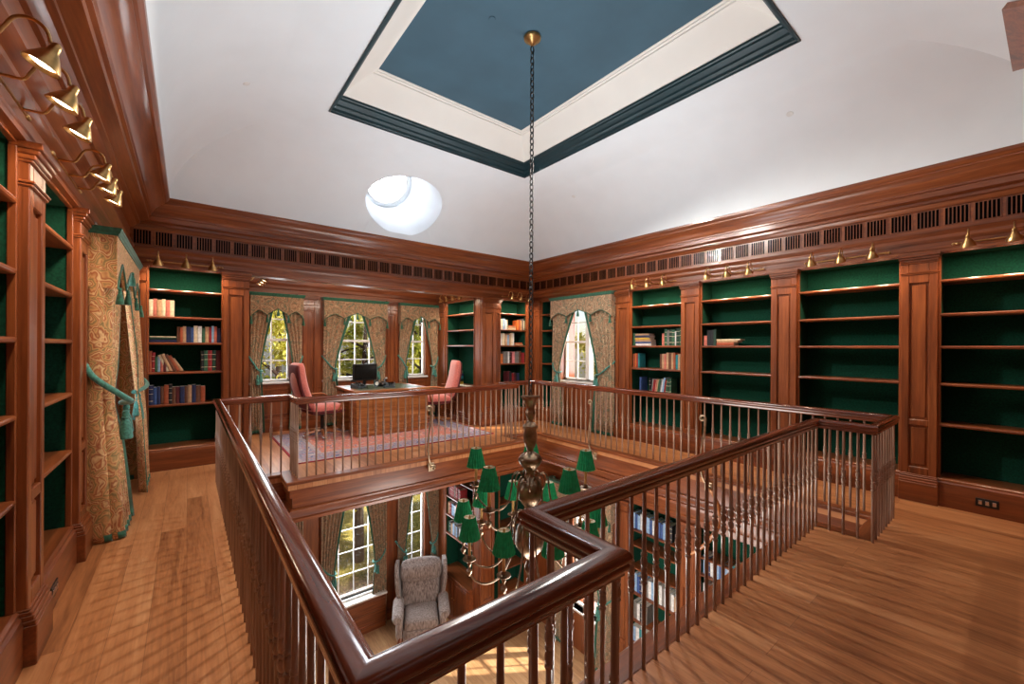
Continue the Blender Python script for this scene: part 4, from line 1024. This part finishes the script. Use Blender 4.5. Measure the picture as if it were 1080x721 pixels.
DK = (2.30, 3.66, 7.25, 8.45); DH = .82
dx, dy = (DK[0]+DK[1])/2, (DK[2]+DK[3])/2; hx, hy = (DK[1]-DK[0])/2, (DK[3]-DK[2])/2
dk = thing('partners_desk', 'large wooden partners desk with green leather top and panelled near end', 'desk', (dx, dy, T))
H = DH-T
mb = MB(); mb.box(-hx-.03, hx+.03, -hy-.03, hy+.03, H-.04, H, .008); mb.build('desk_top', 'desk_x', dk)
mb = MB(); mb.box(-hx+.09, hx-.09, -hy+.09, hy-.09, H-.002, H+.002, .001); mb.build('leather_inlay', 'leather_green', dk)
for sy in (-1, 1):
    m_ = MB(); y0 = -hy if sy < 0 else hy-.42; m_.box(-hx+.012, hx-.012, y0+.012, y0+.408, .09, H-.04); m_.box(-hx-.01, hx+.01, y0-.01, y0+.43, 0, .07, .01); m_.box(-hx, hx, y0, y0+.42, .07, .095, .006)
    # near and far end: framed panels
    f = -1 if sy < 0 else 1; yf = y0 if sy < 0 else y0+.42
    for k in range(4):
        p = -hx+k*(2*hx)/4; q = p+(2*hx)/4
        for (a, b, c, d) in ((p, p+.045, .1, H-.04), (q-.045, q, .1, H-.04), (p+.045, q-.045, .1, .16), (p+.045, q-.045, H-.17, H-.04)): m_.box(a, b, yf-.004*f-.006, yf-.004*f+.012, c, d, .004)
    pd = m_.build('pedestal', 'desk_x', dk, ang=25)
    for sx in (-1, 1):
        for k in range(4):
            z0 = .11+k*(H-.17)/4; z1 = z0+(H-.17)/4-.018
            dr = MB().box(sx*hx-.012, sx*hx+.006, y0+.03, y0+.39, z0, z1, .005).build('drawer', 'desk_y', pd)
            for yy in (y0+.13, y0+.29):
                pass
            MB().tube(smooth_path([(sx*(hx+.004), y0+.15, (z0+z1)/2+.02), (sx*(hx+.022), y0+.16, (z0+z1)/2-.005), (sx*(hx+.022), y0+.26, (z0+z1)/2-.005), (sx*(hx+.004), y0+.27, (z0+z1)/2+.02)], 4), .005, 6).build('drawer_pull', 'brass', pd)
m_ = MB(); m_.box(-hx+.02, hx-.02, -hy+.42, hy-.42, H-.16, H-.04, .004); m_.build('kneehole_drawer', 'desk_y', dk)
top = DH+.0022
# monitor
mo = thing('computer_monitor', 'black flat computer monitor standing on the desk before the middle window', 'monitor', (2.70, 8.02, top), R(14))
MB().lathe([(.11, 0), (.11, .008), (.04, .016), (.02, .03)], 20).build('base', 'black_plastic', mo); MB().box(-.03, .03, .0, .03, .02, .22, .006).build('neck', 'black_plastic', mo)
MB().box(-.26, .26, -.03, .015, .12, .44, .01).build('housing', 'black_plastic', mo); MB().box(-.24, .24, -.0325, -.0295, .14, .42).build('screen', 'screen_black', mo)
def phone(label, loc, rz):
    t = thing('desk_telephone', label, 'telephone', loc, rz)
    tf = lambda p: (p[2], p[0], p[1])
    MB().prism([(-.10, 0), (.11, 0), (.11, .085), (.09, .09), (-.10, .025)], -.10, .12, tf).build('body', 'grey_plastic', t)
    MB().prism([(.02, .062), (.085, .089), (.085, .094), (.02, .067)], -.01, .10, tf).build('display', 'screen_black', t)
    k = MB()
    for i in range(3):
        for j in range(4): k.box(.0+i*.03, .02+i*.03, -.085+j*.025, -.07+j*.025, .03+j*.010, .044+j*.010, .002)
    k.build('keypad', 'black_plastic', t)
    p = smooth_path([(-.07, -.10, .06), (-.07, -.07, .085), (-.07, 0, .115), (-.07, .08, .14), (-.07, .11, .13)], 5)
    MB().tube(p, [.02 if (i < 5 or i > len(p)-6) else .013 for i in range(len(p))], 10).build('handset', 'black_plastic', t)
    cord = [(-.08-.02*math.cos(i*.9)-.0*i, -.13+.006*math.sin(i*.9)*2-i*.001, .012+.006*math.sin(i*.9)) for i in range(30)]
    MB().tube(cord, .004, 5).build('cord', 'black_plastic', t)
    return t
phone('grey desk telephone with black handset at the left end of the desk', (2.50, 7.75, top), R(25))
phone('grey desk telephone on the right, next to the tangled cable', (3.02, 7.62, top), R(-20))
bx_ = MB().box(-.06, .06, -.045, .045, 0, .07, .004).build('small_box', 'leather_green', None, (2.66, 7.6, top)); tag(bx_, 'small olive box on the desk left of the lamp bulb', 'box')
bx_['label'] = 'small olive green box on the desk between the two telephones'
cab = []
for i in range(90):
    a = i*.55; cab.append((.08*math.cos(a)*(1+.3*math.sin(i*.31)), .06*math.sin(a)*(1+.3*math.cos(i*.23)), .006+.0013*i*(.6+.4*math.sin(i*.4))))
cb_ = MB().tube(cab, .006, 6).build('cable_bundle', 'black_plastic', None, (2.92, 7.84, top)); tag(cb_, 'tangled bundle of dark cable heaped on the desk top', 'cable')
pc_ = thing('desk_clock', 'small round pale desk ornament with chrome rim beside the cable bundle', 'ornament', (2.80, 7.66, top), R(10))
MB().lathe([(.03, 0), (.03, .01), (.008, .016), (.008, .03)], 14).build('foot', 'chrome', pc_); MB().lathe([(.05, -.012), (.055, 0), (.05, .012), (.001, .014)], 20).xf(Matrix.Translation((0, 0, .08)) @ Matrix.Rotation(R(90), 4, 'X')).build('dial', 'teal_mould', pc_); MB().lathe([(.035, 0), (.036, .004), (.001, .005)], 20).xf(Matrix.Translation((0, -.012, .08)) @ Matrix.Rotation(R(90), 4, 'X')).build('face', 'paper', pc_)

def office_chair(label, loc, rz):
    """faces local -y"""
    t = thing('office_chair', label, 'chair', (loc[0], loc[1], T), rz)
    cb = MB()
    for k in range(5):
        a = R(18+72*k); c_, s_ = math.cos(a), math.sin(a)
        lg = MB().tube([(.03*c_, .03*s_, .12), (.16*c_, .16*s_, .10), (.30*c_, .30*s_, .075)], [.028, .022, .016], 8).build('base_leg', 'desk_x', t)
        w = MB(); w.lathe([(.006, -.02), (.024, -.018), (.028, -.008), (.028, .008), (.024, .018), (.006, .02)], 12); w.xf(Matrix.Translation((.30*c_, .30*s_, .029)) @ Matrix.Rotation(a, 4, 'Z') @ Matrix.Rotation(R(90), 4, 'X')); w.tube([(.30*c_, .30*s_, .05), (.30*c_, .30*s_, .08)], .008, 6); w.build('caster', 'chrome', lg)
    MB().lathe([(.05, .09), (.055, .13), (.03, .15), (.028, .36), (.05, .38), (.06, .40)], 16).build('column', 'black_plastic', t)
    MB().box(-.16, .16, -.15, .17, .40, .43, .01).build('mechanism', 'black_plastic', t)
    st = MB(); st.rbox(-.28, .28, -.29, .26, .43, .58, .06, 8, bulge=(0, 0, .02)); st.build('seat', 'salmon', t, ang=70)
    MB().rbox(-.285, .285, -.30, .265, .43, .50, .03, 6).build('seat_welt', 'maroon', t, ang=70)
    bk = MB(); bk.rbox(-.27, .27, -.055, .055, 0, .80, .055, 10, bulge=(0, .035, 0))
    M_ = Matrix.Translation((0, .25, .52)) @ Matrix.Rotation(R(-14), 4, 'X')
    bv = []
    for x, y, z in bk.v:
        f = z/.80; bv.append((x*(1-.16*f*f), y+.05*math.sin(math.pi*f)-.02, z))
    bk.v = bv; bo = bk.xf(M_).build('backrest', 'salmon', t, ang=70)
    sb = MB(); sb.rbox(-.262, .262, .03, .075, .0, .78, .03, 8); sb.v = [(x*(1-.16*(z/.8)**2), y+.05*math.sin(math.pi*z/.8)-.02, z) for x, y, z in sb.v]; sb.xf(M_).build('back_shell', 'maroon', bo, ang=70)
    bt = MB()
    for i in range(3):
        for j in range(4):
            bt.lathe([(.001, .006), (.008, .004), (.01, 0)], 8, mi=0)
            n = 24; 
            for q in range(len(bt.v)-n, len(bt.v)):
                v = Vector(bt.v[q]); w_ = Matrix.Translation((-.13+.13*i, -.09+.05*math.sin(math.pi*(.2+.16*j))+.01, .16+.15*j)) @ Matrix.Rotation(R(90), 4, 'X') @ v; bt.v[q] = tuple(M_ @ w_)
    bt.build('tuft_buttons', 'maroon', bo)
    for s_ in (-1, 1):
        p = smooth_path([(s_*.27, -.16, .47), (s_*.315, -.2, .56), (s_*.33, -.22, .66), (s_*.33, -.12, .72), (s_*.325, .06, .72), (s_*.30, .22, .70), (s_*.27, .29, .72)], 6)
        MB().tube(p, [.018]*len(p), 8).build('armrest', 'desk_y', t, ang=60)
    return t
office_chair('salmon pink high-backed swivel chair at the left side of the desk', (1.86, 7.72), R(98))
office_chair('salmon pink high-backed swivel chair at the right side of the desk', (4.06, 7.66), R(-102))

# ------------------------------------------------------------------ armchair on the storey below
ac = thing('armchair', 'grey brown tweed wing armchair standing by the lower windows', 'armchair', (3.85, 7.88, LF), R(-25))
S_ = 1.0
m_ = MB(); m_.rbox(-.33, .33, -.44, .22, .36, .56, .06, 8, bulge=(0, 0, .03)); m_.build('seat_cushion', 'tweed', ac, ang=70)
m_ = MB(); m_.rbox(-.36, .36, -.40, .30, .14, .38, .03, 6); m_.build('seat_base', 'tweed', ac, ang=70)
m_ = MB(); m_.rbox(-.31, .31, -.43, -.37, .12, .36, .03, 6, bulge=(0, .02, 0)); m_.build('footrest_panel', 'tweed', ac, ang=70)
MT = Matrix.Translation((0, .24, .50)) @ Matrix.Rotation(R(-13), 4, 'X')
m_ = MB(); m_.rbox(-.39, .39, -.09, .09, -.02, .55, .07, 8, bulge=(0, .06, 0)); m_.xf(MT).build('lower_back', 'tweed', ac, ang=70)
m_ = MB(); m_.rbox(-.44, .44, -.19, .09, .48, .87, .13, 8, bulge=(0, .06, .06)); m_.xf(MT).build('headrest_pillow', 'tweed', ac, ang=70)
m_ = MB(); m_.rbox(-.42, .42, .05, .15, -.1, .85, .05, 6); m_.xf(MT).build('back_shell', 'tweed', ac, ang=70)
for s_ in (-1, 1):
    w = MB(); w.prism([(-.24, .34), (-.25, .50), (-.22, .70), (-.13, .85), (.10, .88), (.12, .0), (-.02, .0), (-.14, .14)], 0, .07, lambda p: (s_*(.38+p[2]+.09*max(0, p[1])-.16*p[0]*(1 if p[0] < 0 else 0)), p[0], p[1])); w.xf(MT).build('wing', 'tweed', ac, ang=40)
    a_ = MB(); a_.rbox(s_*.36, s_*.50, -.43, .30, .16, .62, .06, 6); n0 = len(a_.v)
    a_.rbox(s_*.35, s_*.57, -.49, .26, .55, .73, .088, 8); a_.build('arm', 'tweed', ac, ang=70)
    MB().lathe([(.001, 0), (.04, .004), (.072, .006), (.075, 0)], 20).xf(Matrix.Translation((s_*.46, -.484, .64)) @ Matrix.Rotation(R(90), 4, 'X')).build('arm_scroll', 'tweed', ac, ang=50)
    MB().tube(smooth_path([(s_*.40, -.40, .24), (s_*.43, -.45, .17), (s_*.42, -.45, .09), (s_*.41, -.44, .04), (s_*.42, -.47, .015)], 5), [.045, .045, .044, .042, .04, .038, .034, .032, .03, .028, .026, .024, .022, .02, .02, .021, .022, .022, .02, .018, .014], 8).build('leg', 'mah_z', ac, ang=60)
    MB().tube([(s_*.36, .30, .2), (s_*.37, .38, 0)], [.03, .02], 8).build('leg', 'mah_z', ac)

# ------------------------------------------------------------------ scroll brackets on the well's fascia
def bracket(label, loc, rz, bow=False):
    """local: x along fascia, -y toward the well, z up from its foot"""
    t = thing('scroll_bracket', label, 'bracket', loc, rz, 'brass scroll brackets on the gallery edge')
    p = [(.02, -.02, 0), (-.03, -.05, .10), (-.055, -.06, .26), (-.045, -.06, .46), (-.015, -.055, .66), (0, -.05, .82)]
    c = [(.0, -.05, .82+0)] ; cur = [(-.045*math.cos(a)*(1-a/9)+ -.045+.0, -.05, .84+.05*math.sin(a)*(1-a/9)) for a in [i*.4 for i in range(16)]]
    cur = [( -.04+.04*(1-i/22)*math.cos(i*.42), -.05, .84+.045*(1-i/22)*math.sin(i*.42)) for i in range(17)]
    MB().tube(smooth_path(p+cur, 4), .013, 8).build('stem', 'pale_brass', t, ang=60)
    lf = MB()
    cur2 = [(.02+.035*(1-i/22)*math.cos(-i*.42+3.14)+.03, -.03, -.02+.04*(1-i/22)*math.sin(-i*.42+3.14)) for i in range(17)]
    lf.tube(cur2, .012, 6); lf.lathe([(.002, -.03), (.014, -.02), (.02, 0), (.014, .02), (.002, .03)], 10, (.02, -.03, 0)); lf.build('foot_scroll', 'pale_brass', t, ang=60)
    MB().box(-.03, .07, -.016, -.0, -.07, .05, .006).build('back_plate', 'pale_brass', t)
    if bow:
        p = smooth_path([(.02, -.05, .0), (.12, -.09, -.06), (.20, -.12, -.20), (.20, -.12, -.38), (.10, -.12, -.60), (-.08, -.11, -.82), (-.2, -.1, -.9)], 6)
        n = len(p); MB().tube(p, [.012+.016*math.sin(math.pi*i/(n-1)) for i in range(n)], 8).build('lower_bow', 'desk_z', t, ang=60)
        MB().lathe([(.004, -.03), (.024, -.02), (.03, 0), (.024, .02), (.004, .03)], 10, (.205, -.12, -.28)).build('bow_knop', 'old_brass', t)
    return t
bracket('tall brass scroll bracket on the gallery edge in front of the desk', (2.733, EY[2]-.026, -.12), 0)
bracket('tall brass scroll bracket on the right gallery edge, before the window curtains', (EX[3]-.026, 4.33, -.12), ROT['right'])
bracket('brass scroll bracket with a dark bow, seen through the near balusters', (EX[3]-.026, 2.50, -.12), ROT['right'], True)

# ceiling discs
def slope_pt(px, side):
    pass
def disc(label, p, n):
    o = MB().lathe([(.034, 0), (.034, .004), (.03, .008), (.001, .009)], 20).build('ceiling_disc', 'lamp_disc', None); o.rotation_mode = 'QUATERNION'
    o.rotation_quaternion = Vector((0, 0, 1)).rotation_difference(Vector(n)); o.location = p; tag(o, label, 'sprinkler cover'); return o
def cove_hit(u, v):
    """first point of the coved ceiling met by the sight line through picture point u, v"""
    a, b = u-540, v-365.98; ro = R(.306); x = a*math.cos(ro)+b*math.sin(ro); y = -a*math.sin(ro)+b*math.cos(ro)
    r = x/432.1; z = -y/432.1; sn, cs = math.sin(R(38.35)), math.cos(R(38.35)); d = Vector((sn+cs*r, cs-sn*r, z)); s = 0
    def hgt(q):
        f = min((q.x-C0[0])/(TX0-C0[0]), (C0[2]-q.x)/(C0[2]-TX1), (q.y-C0[1])/(TY0-C0[1]), (C0[3]-q.y)/(C0[3]-TY1)); return cove(max(0, min(1, f)))
    while s < 12:
        q = Vector((0, 0, 1.6))+d*s
        if q.z > 3.42 and q.z >= hgt(q): break
        s += .004
    e = .02; n = Vector(((hgt(q+Vector((e, 0, 0)))-hgt(q-Vector((e, 0, 0))))/(2*e), (hgt(q+Vector((0, e, 0)))-hgt(q-Vector((0, e, 0))))/(2*e), -1)).normalized()
    return q, n
for (u, v), l in (((260, 88), 'small white sprinkler cover on the left ceiling slope'), ((833, 120), 'small white sprinkler cover on the right ceiling slope'), ((605, 207), 'small white sprinkler cover low on the ceiling right of the chain')):
    disc(l, *cove_hit(u, v))
o_ = disc('small dark sprinkler cover on the blue ceiling panel left of the chain', (2.31, 3.26, 4.797), (0, 0, -1)); o_.data = o_.data.copy(); o_.data.materials[0] = MATS['teal_panel']
# wooden casing at the top right corner of the photograph, on the front slope
cs = [cove_hit(*p) for p in ((1063, 2), (1068, 73), (1110, 60), (1106, -6))]
hv = [q+n*.045 for q, n in cs]+[q+n*.003 for q, n in cs]; hc = sum(hv, Vector())/8
hb = MB().add([v-hc for v in hv], [(0, 1, 2, 3), (7, 6, 5, 4), (0, 4, 5, 1), (1, 5, 6, 2), (2, 6, 7, 3), (3, 7, 4, 0)])
tag(hb.build('wooden_casing', 'mah_z', None, hc, ang=0), 'brown wooden casing on the ceiling slope in the top right corner', 'casing')
# ------------------------------------------------------------------ outdoors
mb = MB(); nx, ny = 40, 40; vs = []
for j in range(ny+1):
    for i in range(nx+1):
        x = -14+44*i/nx; y = -12+42*j/ny; d = max(0, y-10.5)
        if x > 9: d = max(d, x-9)
        z = LF-.5+.10*d*.9+.12*noise.noise(Vector((x*.5, y*.5, 0))) if d > 0 else LF-.5+.04*noise.noise(Vector((x*.5, y*.5, 0)))
        vs.append((x, y, z))
mb.add(vs, [[j*(nx+1)+i, j*(nx+1)+i+1, (j+1)*(nx+1)+i+1, (j+1)*(nx+1)+i] for j in range(ny) for i in range(nx)])
struct(mb.build('ground', 'lawn', ang=180))
def gz(x, y):
    d = max(0, y-10.5); d = max(d, x-9) if x > 9 else d
    return LF-.5+.09*d
def tree(label, x, y, h, crown, nleaf, mat_, seed, size=.11, low=.25):
    nleaf = int(nleaf*2.3); size *= 1.25
    r_ = random.Random(seed); z0 = gz(x, y)-.1
    t = thing('tree', label, 'tree', (x, y, z0))
    tips = []; mb = MB()
    trunk = smooth_path([(0, 0, 0), (r_.uniform(-.1, .1), r_.uniform(-.1, .1), h*.35), (r_.uniform(-.3, .3), r_.uniform(-.2, .2), h*.7), (r_.uniform(-.4, .4), 0, h*.95)], 5)
    n = len(trunk); mb.tube(trunk, [.16*(1-.85*i/(n-1)) for i in range(n)], 8)
    br = MB()
    for k in range(34):
        f = r_.uniform(low, .95); b = trunk[int(f*(n-1))]; a = r_.uniform(0, 6.283); L = crown*r_.uniform(.5, 1)*(1.05-f*.45)
        e = b+Vector((math.cos(a)*L, math.sin(a)*L, L*r_.uniform(-.05, .55))); m = (b+e)/2+Vector((0, 0, .12*L))
        p = smooth_path([b, m, e], 4); br.tube(p, [.05*(1-.8*i/(len(p)-1)) for i in range(len(p))], 5)
        for q in range(5):
            s_ = r_.uniform(.35, 1); c = b.lerp(e, s_)+Vector((0, 0, .1)); a2 = a+r_.uniform(-1.2, 1.2); l2 = L*r_.uniform(.2, .45)
            e2 = c+Vector((math.cos(a2)*l2, math.sin(a2)*l2, l2*r_.uniform(-.3, .5))); br.tube([c, (c+e2)/2+Vector((0, 0, .03)), e2], [.016, .012, .005], 4); tips.append((c, e2))
        tips.append((m, e))
    mb.build('trunk', 'bark', t); br.build('branches', 'bark', t, weld=False)
    lf = MB(); vs = []; fs = []
    for k in range(nleaf):
        a, b = tips[r_.randrange(len(tips))]; p = a.lerp(b, r_.uniform(.1, 1.1))+Vector((r_.gauss(0, .13), r_.gauss(0, .13), r_.gauss(0, .13)))
        d = Vector((r_.gauss(0, 1), r_.gauss(0, 1), r_.gauss(-.3, .7))).normalized(); u = d.orthogonal().normalized(); u = (Matrix.Rotation(r_.uniform(0, 6.28), 3, d) @ u); s_ = size*r_.uniform(.6, 1.3); o = len(vs)
        vs += [p, p+d*s_*.5+u*s_*.26, p+d*s_, p+d*s_*.5-u*s_*.26]; fs.append((o, o+1, o+2, o+3))
    lf.add(vs, fs); lf.build('foliage', mat_, t, ang=0, weld=False)
tree('yellow green tree close outside the left bay window', 1.9, 11.9, 8.2, 2.0, 7000, 'leaf_gold', 3)
tree('yellow green tree outside the middle bay window', 4.0, 12.3, 8.4, 2.1, 8000, 'leaf_gold', 5)
tree('sunlit tree outside the right bay window', 6.1, 12.0, 8.2, 2.0, 7000, 'leaf_green', 8)
tree('tree farther out behind the left and middle bay windows', 3.2, 15.2, 9.5, 2.8, 8000, 'leaf_green', 11, .14)
tree('tall tree farther out behind the right bay window', 7.6, 15.6, 9.5, 2.8, 8000, 'leaf_gold', 12, .14)
tree('dark leafy tree outside the right wall window', 11.2, 8.6, 8.5, 2.3, 8000, 'leaf_green', 15, .12)
tree('tree behind, outside the right wall window', 13.5, 10.6, 9.5, 2.8, 7000, 'leaf_gold', 17, .14)
# tufts of grass and leaf litter seen through the lower windows
r_ = random.Random(4); vs = []; fs = []
for k in range(9000):
    x = r_.uniform(.5, 9); y = 10.6+abs(r_.gauss(0, 2.6))
    z = gz(x, y); a = r_.uniform(0, 6.28); h = r_.uniform(.05, .14); w = .012; o = len(vs); l = r_.uniform(-.06, .06), r_.uniform(-.06, .06)
    vs += [(x-w*math.cos(a), y-w*math.sin(a), z-.12), (x+w*math.cos(a), y+w*math.sin(a), z-.12), (x+l[0], y+l[1], z+h)]; fs.append((o, o+1, o+2))
g = MB().add(vs, fs).build('grass', 'grass', None, ang=0, weld=False); tag(g, 'rough grass growing on the bank outside the lower windows', 'grass'); g['kind'] = 'stuff'

# ------------------------------------------------------------------ light
w = bpy.data.worlds.new('world'); SC.world = w; w.use_nodes = True; nt = w.node_tree; bg = nt.nodes['Background']
sky = nt.nodes.new('ShaderNodeTexSky'); sky.sky_type = 'NISHITA'; sky.sun_disc = False; sky.sun_elevation = R(48); sky.sun_rotation = R(105); sky.air_density = 1.0; sky.dust_density = 1.5
nt.links.new(sky.outputs[0], bg.inputs[0]); bg.inputs[1].default_value = .2
def light(name, kind, loc, energy, color=(1, 1, 1), target=None, **kw):
    l = bpy.data.lights.new(name, kind); l.energy = energy; l.color = color
    for k, v in kw.items(): setattr(l, k, v)
    o = bpy.data.objects.new(name, l); COL.objects.link(o); o.location = loc
    if target is not None: o.rotation_mode = 'QUATERNION'; o.rotation_quaternion = (Vector(target)-Vector(loc)).to_track_quat('-Z', 'Y')
    return o
light('sun', 'SUN', (20, -6, 17), 12.0, (1, .93, .78), (0, 7, -4), angle=R(1))
DAY = (.86, .93, 1)
for xc, wd in ((1.21, .6), (2.765, 1.2), (4.0, .6)):
    light('daylight_window', 'AREA', (xc, YW+.3, 1.75), 45*wd, DAY, (xc, 0, .6), shape='RECTANGLE', size=wd, size_y=1.5)
    light('daylight_window', 'AREA', (xc, YW+.3, -2.4), 90*wd, DAY, (xc, 4, -4.4), shape='RECTANGLE', size=wd, size_y=2.2)
light('daylight_window', 'AREA', (XR+.7, 5.42, 1.75), 50, DAY, (0, 5.0, .5), shape='RECTANGLE', size=1.2, size_y=1.5)
light('daylight_window', 'AREA', (XR+.7, 5.42, -2.4), 90, DAY, (3, 5.0, -4.4), shape='RECTANGLE', size=1.2, size_y=2.2)
light('daylight_window', 'AREA', (XL-.8, 5.57, 1.75), 45, DAY, (3, 5.2, .5), shape='RECTANGLE', size=1.3, size_y=1.5)
light('oculus_daylight', 'AREA', OC+OD*(LT+.25), 60, (.95, .97, 1), OC-OD*2, shape='DISK', size=.75)
# photographer's flash heads bounced off the ceiling
for p, e_ in (((1.8, 2.8), 140), ((3.8, 2.8), 130), ((2.77, 4.9), 92)):
    light('ceiling_bounce_flash', 'SPOT', (p[0], p[1], 1.9), e_, (.84, .94, 1), (2.76+(p[0]-2.76)*.8, 3.2+(p[1]-3.2)*.8, 5), spot_size=R(160), spot_blend=1.0, shadow_soft_size=.35)
light('added_well_spot', 'SPOT', (2.77, 4.35, 3.7), 250, (1, .95, .88), (2.77, 3.4, 0), spot_size=R(172), spot_blend=.2, shadow_soft_size=.035)  # added overhead spot, set to throw the spindle shadows; chandelier is unlit
light('added_well_spot', 'SPOT', (3.7, 3.1, 3.7), 130, (1, .95, .88), (3.9, 2.4, 0), spot_size=R(170), spot_blend=.3, shadow_soft_size=.25)  # second added spot, fills the right floor; no lamp hangs here
light('bay_fill', 'AREA', (2.7, 7.2, 2.55), 28, (1, .85, .68), (2.7, 8.7, 1.3), shape='RECTANGLE', size=3.2, size_y=.08)  # added fill strip to brighten the bay, no real fitting
light('lower_room_fill', 'POINT', (3.2, 3.2, -1.9), 300, (1, .95, .88), shadow_soft_size=.9)  # added fill for the storey below, not a real lamp
SC.view_settings.view_transform = 'Standard'; SC.view_settings.look = 'None'; SC.view_settings.exposure = 0; SC.view_settings.gamma = 1; SC.view_settings.use_curve_mapping = False
